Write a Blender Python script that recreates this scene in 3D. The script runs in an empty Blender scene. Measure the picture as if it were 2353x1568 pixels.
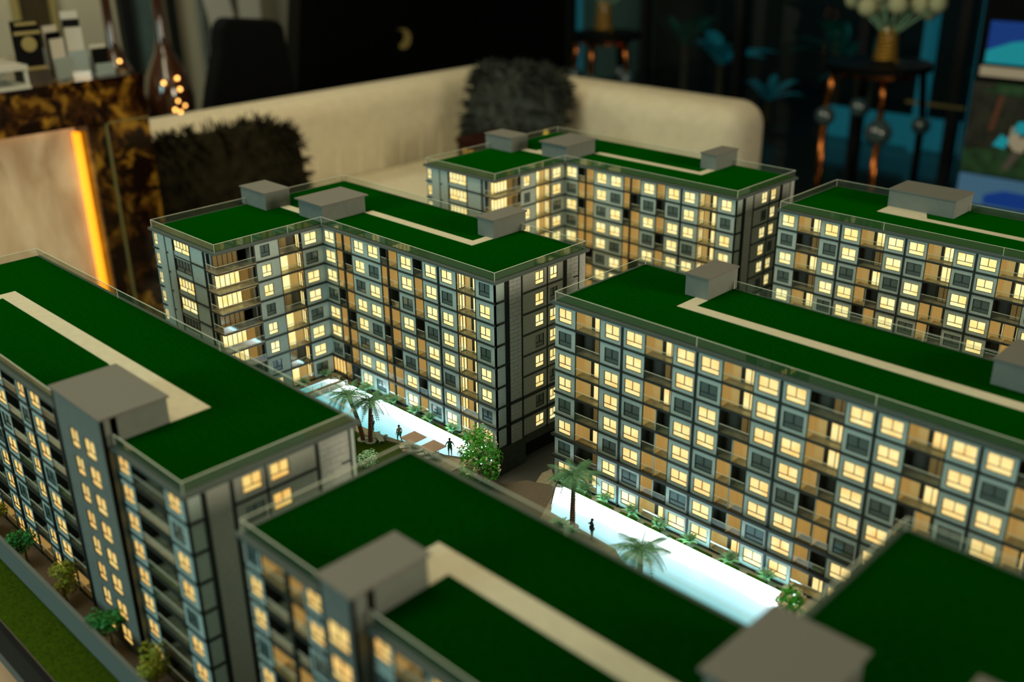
import bpy, bmesh, math, random
from mathutils import Vector, Matrix, noise
random.seed(7)
PI = math.pi
SC = bpy.context.scene
COL = SC.collection

# ------------------------------------------------------------------ camera, world, lights, exposure
def look(yaw, pitch, roll):
    f = Vector((math.cos(yaw)*math.cos(pitch), math.sin(yaw)*math.cos(pitch), math.sin(pitch)))
    r = Vector((math.sin(yaw), -math.cos(yaw), 0)); u = r.cross(f)
    r2 = r*math.cos(roll)+u*math.sin(roll); u2 = -r*math.sin(roll)+u*math.cos(roll)
    return Matrix(((r2.x, u2.x, -f.x), (r2.y, u2.y, -f.y), (r2.z, u2.z, -f.z))).to_4x4()
cam = bpy.data.cameras.new('camera'); cam_o = bpy.data.objects.new('camera', cam); COL.objects.link(cam_o)
cam_o.matrix_world = Matrix.Translation((0, 0, .6727)) @ look(math.radians(134.766), math.radians(-23.434), math.radians(-.789))
cam.sensor_width = 36; cam.lens = 36*2373.1/2353; cam.clip_start = .02; cam.clip_end = 60
cam.dof.use_dof = True; cam.dof.focus_distance = 1.30; cam.dof.aperture_fstop = 3.0; cam.dof.aperture_blades = 0
SC.camera = cam_o
w = bpy.data.worlds.new('world'); SC.world = w; w.use_nodes = True
w.node_tree.nodes['Background'].inputs[0].default_value = (.45, .6, .55, 1)
w.node_tree.nodes['Background'].inputs[1].default_value = .02

def area(name, loc, target, size, power, color, size_y=None):
    l = bpy.data.lights.new(name, 'AREA'); l.energy = power; l.color = color; l.size = size
    if size_y: l.shape = 'RECTANGLE'; l.size_y = size_y
    o = bpy.data.objects.new(name, l); COL.objects.link(o); o.location = loc
    o.rotation_euler = (Vector(target)-Vector(loc)).to_track_quat('-Z', 'Y').to_euler()
    return o
area('ceiling_panel_light', (-1.3, .55, 1.85), (-1.0, .9, 0), 1.2, 21, (1, .88, .58))
area('cool_side_fill', (-1.5, -2.5, 1.05), (-.9, .8, .15), 1.2, 42, (.60, .92, .88))  # unseen cool light, raised to brighten the faces toward -Y
area('warm_wall_light', (2.2, 1.6, .85), (-.8, 1.0, .15), 1.0, 52, (1, .86, .62))
area('lounge_downlight', (-2.4, 1.9, 1.75), (-3.0, 2.4, -.1), .8, 14.5, (1, .84, .52))
area('reception_light', (-4.6, 1.3, 1.8), (-5.9, 2.7, .1), .8, 42, (1, .95, .74))

SC.view_settings.view_transform = 'Standard'; SC.view_settings.look = 'None'
SC.view_settings.gamma = 1; SC.view_settings.exposure = 0; SC.view_settings.use_curve_mapping = False
try:
    SC.cycles.use_denoising = True; SC.cycles.denoiser = 'OPENIMAGEDENOISE'
    SC.cycles.max_bounces = 6; SC.cycles.transparent_max_bounces = 24; SC.cycles.glossy_bounces = 3
    SC.cycles.diffuse_bounces = 3; SC.cycles.sample_clamp_indirect = 4; SC.cycles.caustics_reflective = False; SC.cycles.caustics_refractive = False
except Exception: pass

# ------------------------------------------------------------------ materials
MATS = {}
def mat(name, col, rough=.6, metal=0, spec=.4, noise_s=0, noise_a=.15, emit=None, es=0, sheen=0, sheen_col=None, bump=0, bump_s=200, coat=0):
    m = bpy.data.materials.new(name); m.use_nodes = True; nt = m.node_tree; b = nt.nodes['Principled BSDF']
    b.inputs['Base Color'].default_value = (*col, 1); b.inputs['Roughness'].default_value = rough
    b.inputs['Metallic'].default_value = metal; b.inputs['Specular IOR Level'].default_value = spec
    if coat: b.inputs['Coat Weight'].default_value = coat
    if sheen:
        b.inputs['Sheen Weight'].default_value = sheen; b.inputs['Sheen Roughness'].default_value = .5
        b.inputs['Sheen Tint'].default_value = (*(sheen_col or (1, 1, 1)), 1)
    tc = nt.nodes.new('ShaderNodeTexCoord')
    if noise_s:
        n = nt.nodes.new('ShaderNodeTexNoise'); n.inputs['Scale'].default_value = noise_s; n.inputs['Detail'].default_value = 4
        nt.links.new(tc.outputs['Object'], n.inputs['Vector'])
        r = nt.nodes.new('ShaderNodeValToRGB'); nt.links.new(n.outputs['Fac'], r.inputs['Fac'])
        r.color_ramp.elements[0].position = .3; r.color_ramp.elements[1].position = .7
        r.color_ramp.elements[0].color = (*[c*(1-noise_a) for c in col], 1)
        r.color_ramp.elements[1].color = (*[min(1, c*(1+noise_a)) for c in col], 1)
        nt.links.new(r.outputs['Color'], b.inputs['Base Color'])
    if bump:
        n2 = nt.nodes.new('ShaderNodeTexNoise'); n2.inputs['Scale'].default_value = bump_s
        nt.links.new(tc.outputs['Object'], n2.inputs['Vector'])
        bp = nt.nodes.new('ShaderNodeBump'); bp.inputs['Strength'].default_value = bump; bp.inputs['Distance'].default_value = .002
        nt.links.new(n2.outputs['Fac'], bp.inputs['Height']); nt.links.new(bp.outputs['Normal'], b.inputs['Normal'])
    if emit:
        b.inputs['Emission Color'].default_value = (*emit, 1); b.inputs['Emission Strength'].default_value = es
    MATS[name] = m; return m
def lit_mat(name, c0, c1, s, scale=60):
    m = bpy.data.materials.new(name); m.use_nodes = True; nt = m.node_tree; b = nt.nodes['Principled BSDF']
    b.inputs['Base Color'].default_value = (.5, .42, .25, 1); b.inputs['Roughness'].default_value = .3
    tc = nt.nodes.new('ShaderNodeTexCoord'); ge = nt.nodes.new('ShaderNodeNewGeometry')
    n = nt.nodes.new('ShaderNodeTexNoise'); n.inputs['Scale'].default_value = scale; n.inputs['Detail'].default_value = 1
    nt.links.new(ge.outputs['Position'], n.inputs['Vector'])
    r = nt.nodes.new('ShaderNodeValToRGB'); r.color_ramp.elements[0].position = .3; r.color_ramp.elements[1].position = .62
    r.color_ramp.elements[0].color = (*c0, 1); r.color_ramp.elements[1].color = (*c1, 1)
    nt.links.new(n.outputs['Fac'], r.inputs['Fac']); nt.links.new(r.outputs['Color'], b.inputs['Emission Color'])
    b.inputs['Emission Strength'].default_value = s
    MATS[name] = m; return m
def glass_mat(name, refl=1.0, tint=(.97, 1, .98), rough=.02, ior=1.6, haze=.025):
    m = bpy.data.materials.new(name); m.use_nodes = True; nt = m.node_tree; nt.nodes.clear()
    out = nt.nodes.new('ShaderNodeOutputMaterial'); mx = nt.nodes.new('ShaderNodeMixShader')
    tr = nt.nodes.new('ShaderNodeBsdfTransparent'); tr.inputs[0].default_value = (*tint, 1)
    gl = nt.nodes.new('ShaderNodeBsdfGlossy'); gl.inputs['Roughness'].default_value = rough
    fr = nt.nodes.new('ShaderNodeFresnel'); fr.inputs['IOR'].default_value = ior
    mu = nt.nodes.new('ShaderNodeMath'); mu.operation = 'MULTIPLY'; mu.inputs[1].default_value = refl; mu.use_clamp = True
    ge = nt.nodes.new('ShaderNodeNewGeometry'); iv = nt.nodes.new('ShaderNodeMath'); iv.operation = 'SUBTRACT'; iv.inputs[0].default_value = 1; m3 = nt.nodes.new('ShaderNodeMath'); m3.operation = 'MULTIPLY'
    nt.links.new(ge.outputs['Backfacing'], iv.inputs[1]); nt.links.new(iv.outputs[0], m3.inputs[0]); nt.links.new(mu.outputs[0], m3.inputs[1])
    nt.links.new(fr.outputs[0], mu.inputs[0]); nt.links.new(m3.outputs[0], mx.inputs[0])
    di = nt.nodes.new('ShaderNodeBsdfDiffuse'); di.inputs[0].default_value = (.8, .85, .7, 1); m2 = nt.nodes.new('ShaderNodeMixShader'); m2.inputs[0].default_value = haze
    nt.links.new(tr.outputs[0], m2.inputs[1]); nt.links.new(di.outputs[0], m2.inputs[2])
    nt.links.new(m2.outputs[0], mx.inputs[1]); nt.links.new(gl.outputs[0], mx.inputs[2]); nt.links.new(mx.outputs[0], out.inputs[0])
    MATS[name] = m; return m

M = MATS
mat('lawn', (.0004, .020, .0004), .95, spec=.0, noise_s=260, noise_a=.35, sheen=.5, sheen_col=(.0, .22, .0))
mat('olive_lawn', (.040, .075, .003), .95, spec=.05, noise_s=420, noise_a=.4)
mat('path', (.62, .58, .42), .8, noise_s=120, noise_a=.05)
mat('trim', (.022, .032, .030), .45)
mat('fascia', (.085, .115, .105), .45)
mat('panel', (.50, .61, .57), .65, noise_s=300, noise_a=.06)
mat('end_wall', (.42, .43, .39), .7, noise_s=500, noise_a=.12)
mat('brick', (.46, .48, .46), .75, noise_s=350, noise_a=.12)
mat('joint', (.10, .12, .12), .8)
mat('box_side', (.18, .205, .185), .6, noise_s=90, noise_a=.06)
mat('box_roof', (.165, .165, .145), .55, noise_s=600, noise_a=.08)
mat('frame', (.03, .035, .03), .4)
mat('dark_pane', (.13, .19, .185), .08, spec=.7, noise_s=25, noise_a=.3)
mat('dim_pane', (.16, .12, .06), .12, spec=.6, emit=(.5, .3, .08), es=.18, noise_s=30, noise_a=.3)
lit_mat('lit_pale', (1.0, .70, .20), (1.0, .88, .42), 1.05)
lit_mat('lit_warm', (1.0, .58, .16), (1.0, .78, .32), 1.02)
lit_mat('lit_gold', (1.0, .50, .10), (1.0, .66, .18), .9)
mat('room_painted_glow', (.44, .35, .16), .6, emit=(1, .60, .17), es=.27)  # amber window glow put into the balcony walls as emission
mat('room_dark', (.075, .075, .06), .6)  # same balcony walls, coloured darker where the room is unlit
mat('balc_floor', (.44, .37, .24), .25, spec=.5, noise_s=120, noise_a=.3)
glass_mat('acrylic', 2.2, (.97, .99, .97))
glass_mat('balustrade', 2.0, (.92, .95, .90), .05)
glass_mat('window_glass', 1.0, (.8, .93, .95), .02, haze=.0)
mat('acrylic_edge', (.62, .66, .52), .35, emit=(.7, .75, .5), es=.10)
mat('plinth', (.06, .075, .065), .6, noise_s=200, noise_a=.2)
mat('black', (.002, .002, .002), .9)
mat('asphalt', (.12, .12, .11), .9, noise_s=900, noise_a=.35)
mat('brown_paving', (.17, .135, .10), .85, noise_s=900, noise_a=.2)
mat('deck', (.36, .32, .23), .7, noise_s=150, noise_a=.12)
mat('pool_wall', (.5, .75, .78), .4)
mat('white', (.7, .7, .64), .5)
mat('wood_deck', (.34, .27, .15), .6, noise_s=80, noise_a=.15)
mat('palm_leaf', (.11, .30, .15), .5, noise_s=90, noise_a=.4)
mat('bush_leaf', (.42, .78, .46), .5, noise_s=200, noise_a=.4)
mat('tree_leaf', (.08, .52, .03), .5, noise_s=160, noise_a=.5)
mat('street_leaf', (.34, .36, .02), .6, noise_s=120, noise_a=.5)
mat('street_leaf_deep', (.03, .26, .04), .6, noise_s=120, noise_a=.5)
mat('blossom', (.9, .86, .60), .6)
mat('bulb', (.8, .9, 1), .3, emit=(.8, .95, 1), es=3.5)
mat('trunk', (.16, .075, .04), .9, noise_s=300, noise_a=.4)
mat('bark', (.16, .17, .14), .8)
mat('umbrella', (.46, .32, .24), .7)
mat('skin_dark', (.06, .04, .03), .6); mat('skin', (.32, .20, .11), .6); mat('green_cloth', (.01, .14, .07), .7)
mat('dark_cloth', (.02, .03, .03), .7); mat('hair', (.012, .01, .008), .6); mat('yellow_cloth', (.4, .32, .1), .7)
mat('led_amber', (1, .5, .1), .4, emit=(1, .33, .006), es=1.7)
mat('facade_glow_cyan', (.5, .9, 1), .4, emit=(.45, .92, 1), es=20)  # emission of the strips added to light the facades
mat('cream', (.72, .66, .48), .5, noise_s=20, noise_a=.05)
mat('wall_grey', (.16, .18, .165), .6)

def pool_mat():
    m = bpy.data.materials.new('pool_water'); m.use_nodes = True; nt = m.node_tree; b = nt.nodes['Principled BSDF']
    b.inputs['Base Color'].default_value = (.04, .10, .11, 1); b.inputs['Roughness'].default_value = .12
    ge = nt.nodes.new('ShaderNodeTexCoord'); sp = nt.nodes.new('ShaderNodeSeparateXYZ')
    nt.links.new(ge.outputs['Generated'], sp.inputs[0])
    n = nt.nodes.new('ShaderNodeTexNoise'); n.inputs['Scale'].default_value = 9; n.inputs['Detail'].default_value = 5
    nt.links.new(ge.outputs['Object'], n.inputs['Vector'])
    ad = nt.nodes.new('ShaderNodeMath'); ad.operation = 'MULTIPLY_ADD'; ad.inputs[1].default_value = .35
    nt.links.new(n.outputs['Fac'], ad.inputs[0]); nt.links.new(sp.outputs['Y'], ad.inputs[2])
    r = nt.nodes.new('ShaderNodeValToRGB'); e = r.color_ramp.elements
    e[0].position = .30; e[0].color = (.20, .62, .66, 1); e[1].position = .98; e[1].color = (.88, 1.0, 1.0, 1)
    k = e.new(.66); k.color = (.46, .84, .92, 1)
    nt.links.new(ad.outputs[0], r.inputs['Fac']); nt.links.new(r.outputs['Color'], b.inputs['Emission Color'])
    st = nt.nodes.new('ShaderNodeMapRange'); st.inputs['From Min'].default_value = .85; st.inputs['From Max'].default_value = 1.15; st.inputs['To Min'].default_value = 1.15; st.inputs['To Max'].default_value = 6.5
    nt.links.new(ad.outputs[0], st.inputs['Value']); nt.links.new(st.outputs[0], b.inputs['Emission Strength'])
    bp = nt.nodes.new('ShaderNodeBump'); bp.inputs['Strength'].default_value = .25; bp.inputs['Distance'].default_value = .001
    n3 = nt.nodes.new('ShaderNodeTexNoise'); n3.inputs['Scale'].default_value = 260
    nt.links.new(ge.outputs['Object'], n3.inputs['Vector']); nt.links.new(n3.outputs['Fac'], bp.inputs['Height'])
    nt.links.new(bp.outputs['Normal'], b.inputs['Normal'])
    MATS['pool_water'] = m
pool_mat()

def marble_mat():
    m = bpy.data.materials.new('marble'); m.use_nodes = True; nt = m.node_tree; b = nt.nodes['Principled BSDF']
    b.inputs['Roughness'].default_value = .12
    tc = nt.nodes.new('ShaderNodeTexCoord')
    n0 = nt.nodes.new('ShaderNodeTexNoise'); n0.inputs['Scale'].default_value = 7; n0.inputs['Detail'].default_value = 6
    nt.links.new(tc.outputs['Object'], n0.inputs['Vector'])
    mx = nt.nodes.new('ShaderNodeMixRGB'); mx.blend_type = 'ADD'; mx.inputs[0].default_value = .28
    nt.links.new(tc.outputs['Object'], mx.inputs[1]); nt.links.new(n0.outputs['Color'], mx.inputs[2])
    v = nt.nodes.new('ShaderNodeTexNoise'); v.inputs['Scale'].default_value = 12; v.inputs['Detail'].default_value = 8; v.inputs['Distortion'].default_value = 1.2
    nt.links.new(mx.outputs[0], v.inputs['Vector'])
    r = nt.nodes.new('ShaderNodeValToRGB'); e = r.color_ramp.elements
    e[0].position = .44; e[0].color = (.010, .003, .001, 1); e[1].position = .68; e[1].color = (.40, .20, .02, 1)
    k = e.new(.52); k.color = (.06, .02, .003, 1)
    nt.links.new(v.outputs['Fac'], r.inputs['Fac']); nt.links.new(r.outputs['Color'], b.inputs['Base Color'])
    MATS['marble'] = m
    m = bpy.data.materials.new('onyx'); m.use_nodes = True; nt = m.node_tree; b = nt.nodes['Principled BSDF']
    tc = nt.nodes.new('ShaderNodeTexCoord'); mp = nt.nodes.new('ShaderNodeMapping'); mp.inputs['Scale'].default_value = (4, 4, 1.5)
    nt.links.new(tc.outputs['Object'], mp.inputs['Vector'])
    n = nt.nodes.new('ShaderNodeTexNoise'); n.inputs['Scale'].default_value = 3.2; n.inputs['Detail'].default_value = 5; n.inputs['Distortion'].default_value = .6
    nt.links.new(mp.outputs[0], n.inputs['Vector'])
    r = nt.nodes.new('ShaderNodeValToRGB'); e = r.color_ramp.elements
    e[0].position = .3; e[0].color = (.26, .15, .06, 1); e[1].position = .68; e[1].color = (.50, .38, .20, 1)
    nt.links.new(n.outputs['Fac'], r.inputs['Fac']); nt.links.new(r.outputs['Color'], b.inputs['Base Color'])
    nt.links.new(r.outputs['Color'], b.inputs['Emission Color']); b.inputs['Emission Strength'].default_value = .55
    b.inputs['Roughness'].default_value = .35
    MATS['onyx'] = m
marble_mat()
mat('sofa', (.66, .60, .44), .9, spec=.2, noise_s=30, noise_a=.06, bump=.4, bump_s=60)
mat('fur', (.015, .013, .006), .95, spec=.1, noise_s=25, noise_a=.6)
mat('fur_grey', (.034, .040, .034), .95, spec=.1, noise_s=25, noise_a=.5)
mat('black_fabric', (.002, .0025, .0025), .9, spec=.1)
mat('black_lacquer', (.0012, .0015, .0012), .5, spec=.1)
mat('gold', (.75, .42, .06), .3, metal=.9)
mat('copper', (.60, .20, .05), .25, metal=1)
mat('bottle_brown', (.05, .018, .006), .12, spec=.8, coat=1)
mat('highlight_glow', (1, .6, .2), .4, emit=(1, .45, .10), es=6)  # emission for painted highlights on the bottles
mat('floor_tile', (.012, .02, .02), .12, spec=.5, noise_s=3, noise_a=.3)
mat('wall_cream', (.40, .38, .27), .8, noise_s=3, noise_a=.08)
mat('wall_dark', (.012, .014, .013), .8)
mat('curtain', (.05, .09, .085), .8, noise_s=6, noise_a=.3)
mat('curtain_grey', (.13, .15, .125), .8, noise_s=6, noise_a=.3)
mat('dark_wood', (.04, .03, .012), .4, noise_s=10, noise_a=.3)
mat('gold_paint', (.30, .24, .08), .5)
mat('mullion', (.004, .006, .006), .5)
mat('teal_glow', (.01, .05, .06), .5, emit=(.01, .12, .15), es=.55, noise_s=3)  # teal light put into the colour as emission
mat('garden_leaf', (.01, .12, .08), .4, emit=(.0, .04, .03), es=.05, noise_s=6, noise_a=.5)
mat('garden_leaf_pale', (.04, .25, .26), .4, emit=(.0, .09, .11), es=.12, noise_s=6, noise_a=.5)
mat('red_lacquer', (.022, .002, .001), .25)
mat('flower', (.55, .56, .33), .7)
mat('card', (.55, .53, .45), .5)
mat('acrylic_clear', (.30, .36, .34), .1, spec=.8)
mat('print_blue', (.005, .03, .14), .4, emit=(.004, .03, .18), es=.7); mat('print_cyan', (.01, .16, .20), .4, emit=(.005, .20, .24), es=.8)
mat('print_cream', (.55, .48, .36), .5, emit=(.5, .4, .28), es=.12); mat('print_dark', (.03, .03, .018), .5, noise_s=14, noise_a=.6)
mat('print_green', (.03, .09, .03), .5, noise_s=20, noise_a=.6); mat('print_sky', (.08, .18, .28), .5, emit=(.05, .14, .26), es=.35)
mat('print_brown', (.16, .06, .03), .5)
mat('crystal', (.06, .11, .12), .05, spec=1, coat=1)
mat('ceiling', (.5, .48, .42), .9)

# ------------------------------------------------------------------ helpers
class MB:
    def __init__(s): s.v = []; s.f = []; s.m = []
    def box(s, a, b, mi=0):
        x0, y0, z0 = a; x1, y1, z1 = b; i = len(s.v)
        s.v += [(x0, y0, z0), (x1, y0, z0), (x1, y1, z0), (x0, y1, z0), (x0, y0, z1), (x1, y0, z1), (x1, y1, z1), (x0, y1, z1)]
        for q in ((0, 3, 2, 1), (4, 5, 6, 7), (0, 1, 5, 4), (1, 2, 6, 5), (2, 3, 7, 6), (3, 0, 4, 7)):
            s.f.append(tuple(i+k for k in q)); s.m.append(mi)
        return s
    def prism(s, pts, z0, z1, mi=0):
        a = sum(pts[k][0]*pts[(k+1) % len(pts)][1]-pts[(k+1) % len(pts)][0]*pts[k][1] for k in range(len(pts)))
        if a < 0: pts = pts[::-1]
        n = len(pts); i = len(s.v)
        s.v += [(x, y, z0) for x, y in pts]+[(x, y, z1) for x, y in pts]
        s.f.append(tuple(i+k for k in range(n-1, -1, -1))); s.m.append(mi)
        s.f.append(tuple(i+n+k for k in range(n))); s.m.append(mi)
        for k in range(n):
            s.f.append((i+k, i+(k+1) % n, i+n+(k+1) % n, i+n+k)); s.m.append(mi)
        return s
    def tube(s, p0, p1, r0, r1=None, n=8, mi=0):
        r1 = r0 if r1 is None else r1; p0 = Vector(p0); p1 = Vector(p1); d = (p1-p0).normalized()
        a = d.orthogonal().normalized(); b = d.cross(a); i = len(s.v)
        for p, r in ((p0, r0), (p1, r1)):
            for k in range(n):
                t = 2*PI*k/n; s.v.append(tuple(p+a*(r*math.cos(t))+b*(r*math.sin(t))))
        for k in range(n):
            s.f.append((i+k, i+(k+1) % n, i+n+(k+1) % n, i+n+k)); s.m.append(mi)
        s.f.append(tuple(i+k for k in range(n-1, -1, -1))); s.m.append(mi)
        s.f.append(tuple(i+n+k for k in range(n))); s.m.append(mi)
        return s
    def lathe(s, prof, n=16, c=(0, 0, 0), mi=0):
        i = len(s.v)
        for r, z in prof:
            for k in range(n):
                t = 2*PI*k/n; s.v.append((c[0]+r*math.cos(t), c[1]+r*math.sin(t), c[2]+z))
        for j in range(len(prof)-1):
            for k in range(n):
                s.f.append((i+j*n+k, i+j*n+(k+1) % n, i+(j+1)*n+(k+1) % n, i+(j+1)*n+k)); s.m.append(mi)
        s.f.append(tuple(i+k for k in range(n-1, -1, -1))); s.m.append(mi)
        L = len(prof)-1; s.f.append(tuple(i+L*n+k for k in range(n))); s.m.append(mi)
        return s
    def ball(s, c, r, n=8, m=6, mi=0, sz=1):
        prof = [(max(1e-5, r*math.sin(PI*j/m)), -r*sz*math.cos(PI*j/m)) for j in range(m+1)]
        return s.lathe(prof, n, c, mi)
    def quad(s, a, b, c, d, mi=0):
        i = len(s.v); s.v += [tuple(a), tuple(b), tuple(c), tuple(d)]; s.f.append((i, i+1, i+2, i+3)); s.m.append(mi); return s
    def mesh(s, name, mats, smooth=False):
        me = bpy.data.meshes.new(name); me.from_pydata(s.v, [], s.f); 
        for k in (mats if isinstance(mats, (list, tuple)) else [mats]): me.materials.append(MATS[k])
        me.polygons.foreach_set('material_index', s.m)
        if smooth: me.polygons.foreach_set('use_smooth', [True]*len(s.f))
        me.update(); return me
    def build(s, name, mats, parent=None, loc=(0, 0, 0), rot=(0, 0, 0), smooth=False):
        return put(name, s.mesh(name, mats, smooth), parent, loc, rot)
def put(name, me, parent=None, loc=(0, 0, 0), rot=(0, 0, 0)):
    o = bpy.data.objects.new(name, me); COL.objects.link(o)
    o.parent = parent; o.location = loc; o.rotation_euler = rot
    return o
def tag(o, label, cat, group=None, kind=None):
    o['label'] = label; o['category'] = cat
    if group: o['group'] = group
    if kind: o['kind'] = kind
    return o
def thing(name, label, cat, loc=(0, 0, 0), rz=0, group=None):
    o = bpy.data.objects.new(name, None); COL.objects.link(o); o.location = loc; o.rotation_euler = (0, 0, rz)
    o.empty_display_size = .01
    return tag(o, label, cat, group)
def dup(src, loc=None, rz=None, label=None):
    c = src.copy(); COL.objects.link(c)
    if loc is not None: c.location = loc
    if rz is not None: c.rotation_euler = (0, 0, rz)
    if label: c['label'] = label
    for ch in list(src.children):
        d = ch.copy(); COL.objects.link(d); d.parent = c
        for g in list(ch.children):
            e = g.copy(); COL.objects.link(e); e.parent = d
    return c
def struct(o): o['kind'] = 'structure'; return o
def stuff(o): o['kind'] = 'stuff'; return o

# ------------------------------------------------------------------ model building kit (local frame: x along the face, y into the building, z up)
FH = .0293; G0 = .0022; TOP = .2335; H = .237
def zf(k): return G0+FH*k          # underside of storey k (0 = ground)
DEP = .014
CACHE = {}
def cached(key, fn):
    if key not in CACHE: CACHE[key] = fn()
    return CACHE[key]
def frame_mesh(wd, h, t, cols, low, depth=.0012):
    def f():
        m = MB(); y0, y1 = -.0006, depth
        m.box((0, y0, 0), (wd, y1, t)).box((0, y0, h-t), (wd, y1, h)).box((0, y0, t), (t, y1, h-t)).box((wd-t, y0, t), (wd, y1, h-t))
        zl = h*low if low else t
        if low: m.box((t, y0, zl-t/2), (wd-t, y1, zl+t/2))
        for c in range(1, cols):
            x = wd*c/cols; m.box((x-t/2, y0, zl+t/2 if low else t), (x+t/2, y1, h-t))
        if low and cols > 2: m.box((wd/2-t/2, y0, t), (wd/2+t/2, y1, zl-t/2))
        return m.mesh('window_frame', 'frame')
    return cached(('fr', wd, h, t, cols, low), f)
def pane_mesh(wd, h, mt):
    return cached(('pn', wd, h, mt), lambda: MB().box((0, .0002, 0), (wd, .0010, h)).mesh('pane', mt))
class Face:
    """one face of a model building: origin, direction (0 = facing -Y, 1 = facing +X, 2 = facing -X)"""
    def __init__(s, root, ox, oy, d, lit='lit_warm'):
        s.root = root; s.ox = ox; s.oy = oy; s.d = d; s.lit = lit; s.ry = (0, PI/2, -PI/2)[d]
        s.fill = MB(); s.liner = None
    def pt(s, a, y=0, z=0):
        if s.d == 0: return (s.ox+a, s.oy+y, z)
        return (s.ox-y, s.oy+a, z)
    def rot(s): return (0, 0, s.ry)
    def bx(s, mb, a0, a1, y0, y1, z0, z1, mi=0):
        p = s.pt(a0, y0, z0); q = s.pt(a1, y1, z1)
        mb.box(tuple(min(p[k], q[k]) for k in range(3)), tuple(max(p[k], q[k]) for k in range(3)), mi)
    def window(s, a0, a1, z0, z1, lit, cols=2, low=.34, y=0, name='window', t=.0007, litmat=None, rot=None, pt=None):
        wd = round(a1-a0, 4); h = round(z1-z0, 4); p = pt or s.pt(a0, y, z0); r = rot or s.rot()
        fo = put(name, frame_mesh(wd, h, t, cols, low), s.root, p, r)
        mt = (litmat or s.lit) if lit == 1 else ('dim_pane' if lit == 2 else 'dark_pane')
        zl = h*low if low else 0
        pw = wd/cols
        for c in range(cols):
            hh = h-zl-(.5*t if low else t)-t
            put('pane', pane_mesh(round(pw-t, 4), round(hh+t*.5, 4), mt), fo, (pw*c+t/2, 0, zl if low else t/2))
        if low: put('lower_pane', pane_mesh(round(wd-t, 4), round(zl-t/2, 4), mt), fo, (t/2, 0, t/2))
        return fo
    def panel_bay(s, a0, a1, wins, k, lits, mt='panel', wz=(.0035, .0215), inset=.0016):
        """solid bay with a raised frame panel around each window"""
        z0 = zf(k)+.0006; z1 = zf(k)+FH-.0022 if k < 7 else TOP
        m = MB(); y0, y1 = 0, .0022
        wz0, wz1 = zf(k)+wz[0]+.0012, zf(k)+wz[1]+.0008
        xs = sorted(wins); 
        s.bx(m, a0, a1, y0, y1, z0, wz0); s.bx(m, a0, a1, y0, y1, wz1, z1)
        prev = a0
        for (p, q) in xs:
            s.bx(m, prev, p, y0, y1, wz0, wz1); prev = q
        s.bx(m, prev, a1, y0, y1, wz0, wz1)
        m.build('wall_panel', mt, s.root)
        for (p, q), l in zip(xs, lits): s.window(p, q, wz0, wz1, l, y=.0008)
    def balcony(s, a0, a1, k, lit, glaz='R', side=None, sill=.0035, div=False):
        """recess with liner, glazing at the back and glass balustrade in front"""
        z0 = zf(k); z1 = z0+FH-.0012 if k < 7 else TOP; e = .0006
        m = MB(); D = DEP
        s.bx(m, a0, a1, D-.001, D, z0+.001, z1); s.bx(m, a0, a0+e, .001, D-.001, z0+.001, z1); s.bx(m, a1-e, a1, .001, D-.001, z0+.001, z1)
        s.bx(m, a0, a1, .0005, D, z0, z0+.0012, 1)
        b = m.build('balcony', ['room_painted_glow' if lit else 'room_dark', 'balc_floor'], s.root)
        wd = a1-a0; l = 1 if lit else 2
        h0, h1 = z0+.002, z0+.0235
        if glaz == 'R': g0, g1 = a0+wd*.53, a1-.0012
        elif glaz == 'r': g0, g1 = a0+wd*.72, a1-.001
        else: g0, g1 = a0+.0012, a1-.0012
        def sub(name, A0, A1, cols, Y, Z0, Z1, mt, rot=None, pt=None):
            w_ = round((A1-A0)/cols, 4)
            for c in range(cols):
                p = pt(c*w_) if pt else s.pt(A0+c*w_, Y, Z0)
                put(name, pane_mesh(round(w_-.0006, 4), round(Z1-Z0, 4), mt), b, p, rot or s.rot())
            p = pt(0) if pt else s.pt(A0, Y, Z0)
            put('glazing_frame', frame_mesh(round(A1-A0, 4), round(Z1-Z0, 4), .0007, cols, 0), b, p, rot or s.rot())
        mt = s.lit if lit else 'dim_pane'
        if glaz: sub('door_pane', g0, g1, 2 if glaz != 'r' else 1, D-.003, h0, h1, mt)
        if glaz in ('R', 'r'): put('door_frame', pane_mesh(round(wd*.10, 4), .0215, 'frame'), b, s.pt(g0-wd*.12, D-.0032, h0), s.rot())
        if side == 'R':     # lit glazing on the right inner wall, facing left
            sub('side_pane', 0, .0105, 2, 0, h0, h1, s.lit, (0, 0, s.ry-PI/2), lambda t: s.pt(a1-.0016, .0125-t, h0))
        if side == 'L':
            sub('side_pane', 0, .0105, 2, 0, h0, h1, s.lit, (0, 0, s.ry+PI/2), lambda t: s.pt(a0+.0016, .002+t, h0))
        g = MB(); s.bx(g, a0+.0004, a1-.0004, 0, .0006, z0+.0012, z0+.0105); s.bx(g, a0+.0004, a1-.0004, -.0001, .0007, z0+.0105, z0+.0109, 1)
        g.build('balustrade', ['balustrade', 'acrylic_edge'], b)
        return b
    def core(s, a0, a1, z0=0, z1=TOP, y0=.0022):
        s.bx(s.fill, a0, a1, y0, DEP+.004, z0, z1)
    def trim(s, a0, a1, z0, z1, proud=.0012, name='floor_band', mt='trim', deep=.003):
        m = MB(); s.bx(m, a0, a1, -proud, deep, z0, z1); return m.build(name, mt, s.root)
    def band(s, a0, a1, k, proud=.0012, t=.0022):
        return s.trim(a0, a1, zf(k)-t/2-.0002, zf(k)+t/2, proud)
    def pil(s, a, wd=.0022, z0=.0, z1=TOP, proud=.0018): return s.trim(a-wd/2, a+wd/2, z0, z1, proud, 'pilaster')
    def done(s): s.fill.build('bay_wall', 'end_wall', s.root) if s.fill.v else None

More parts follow.
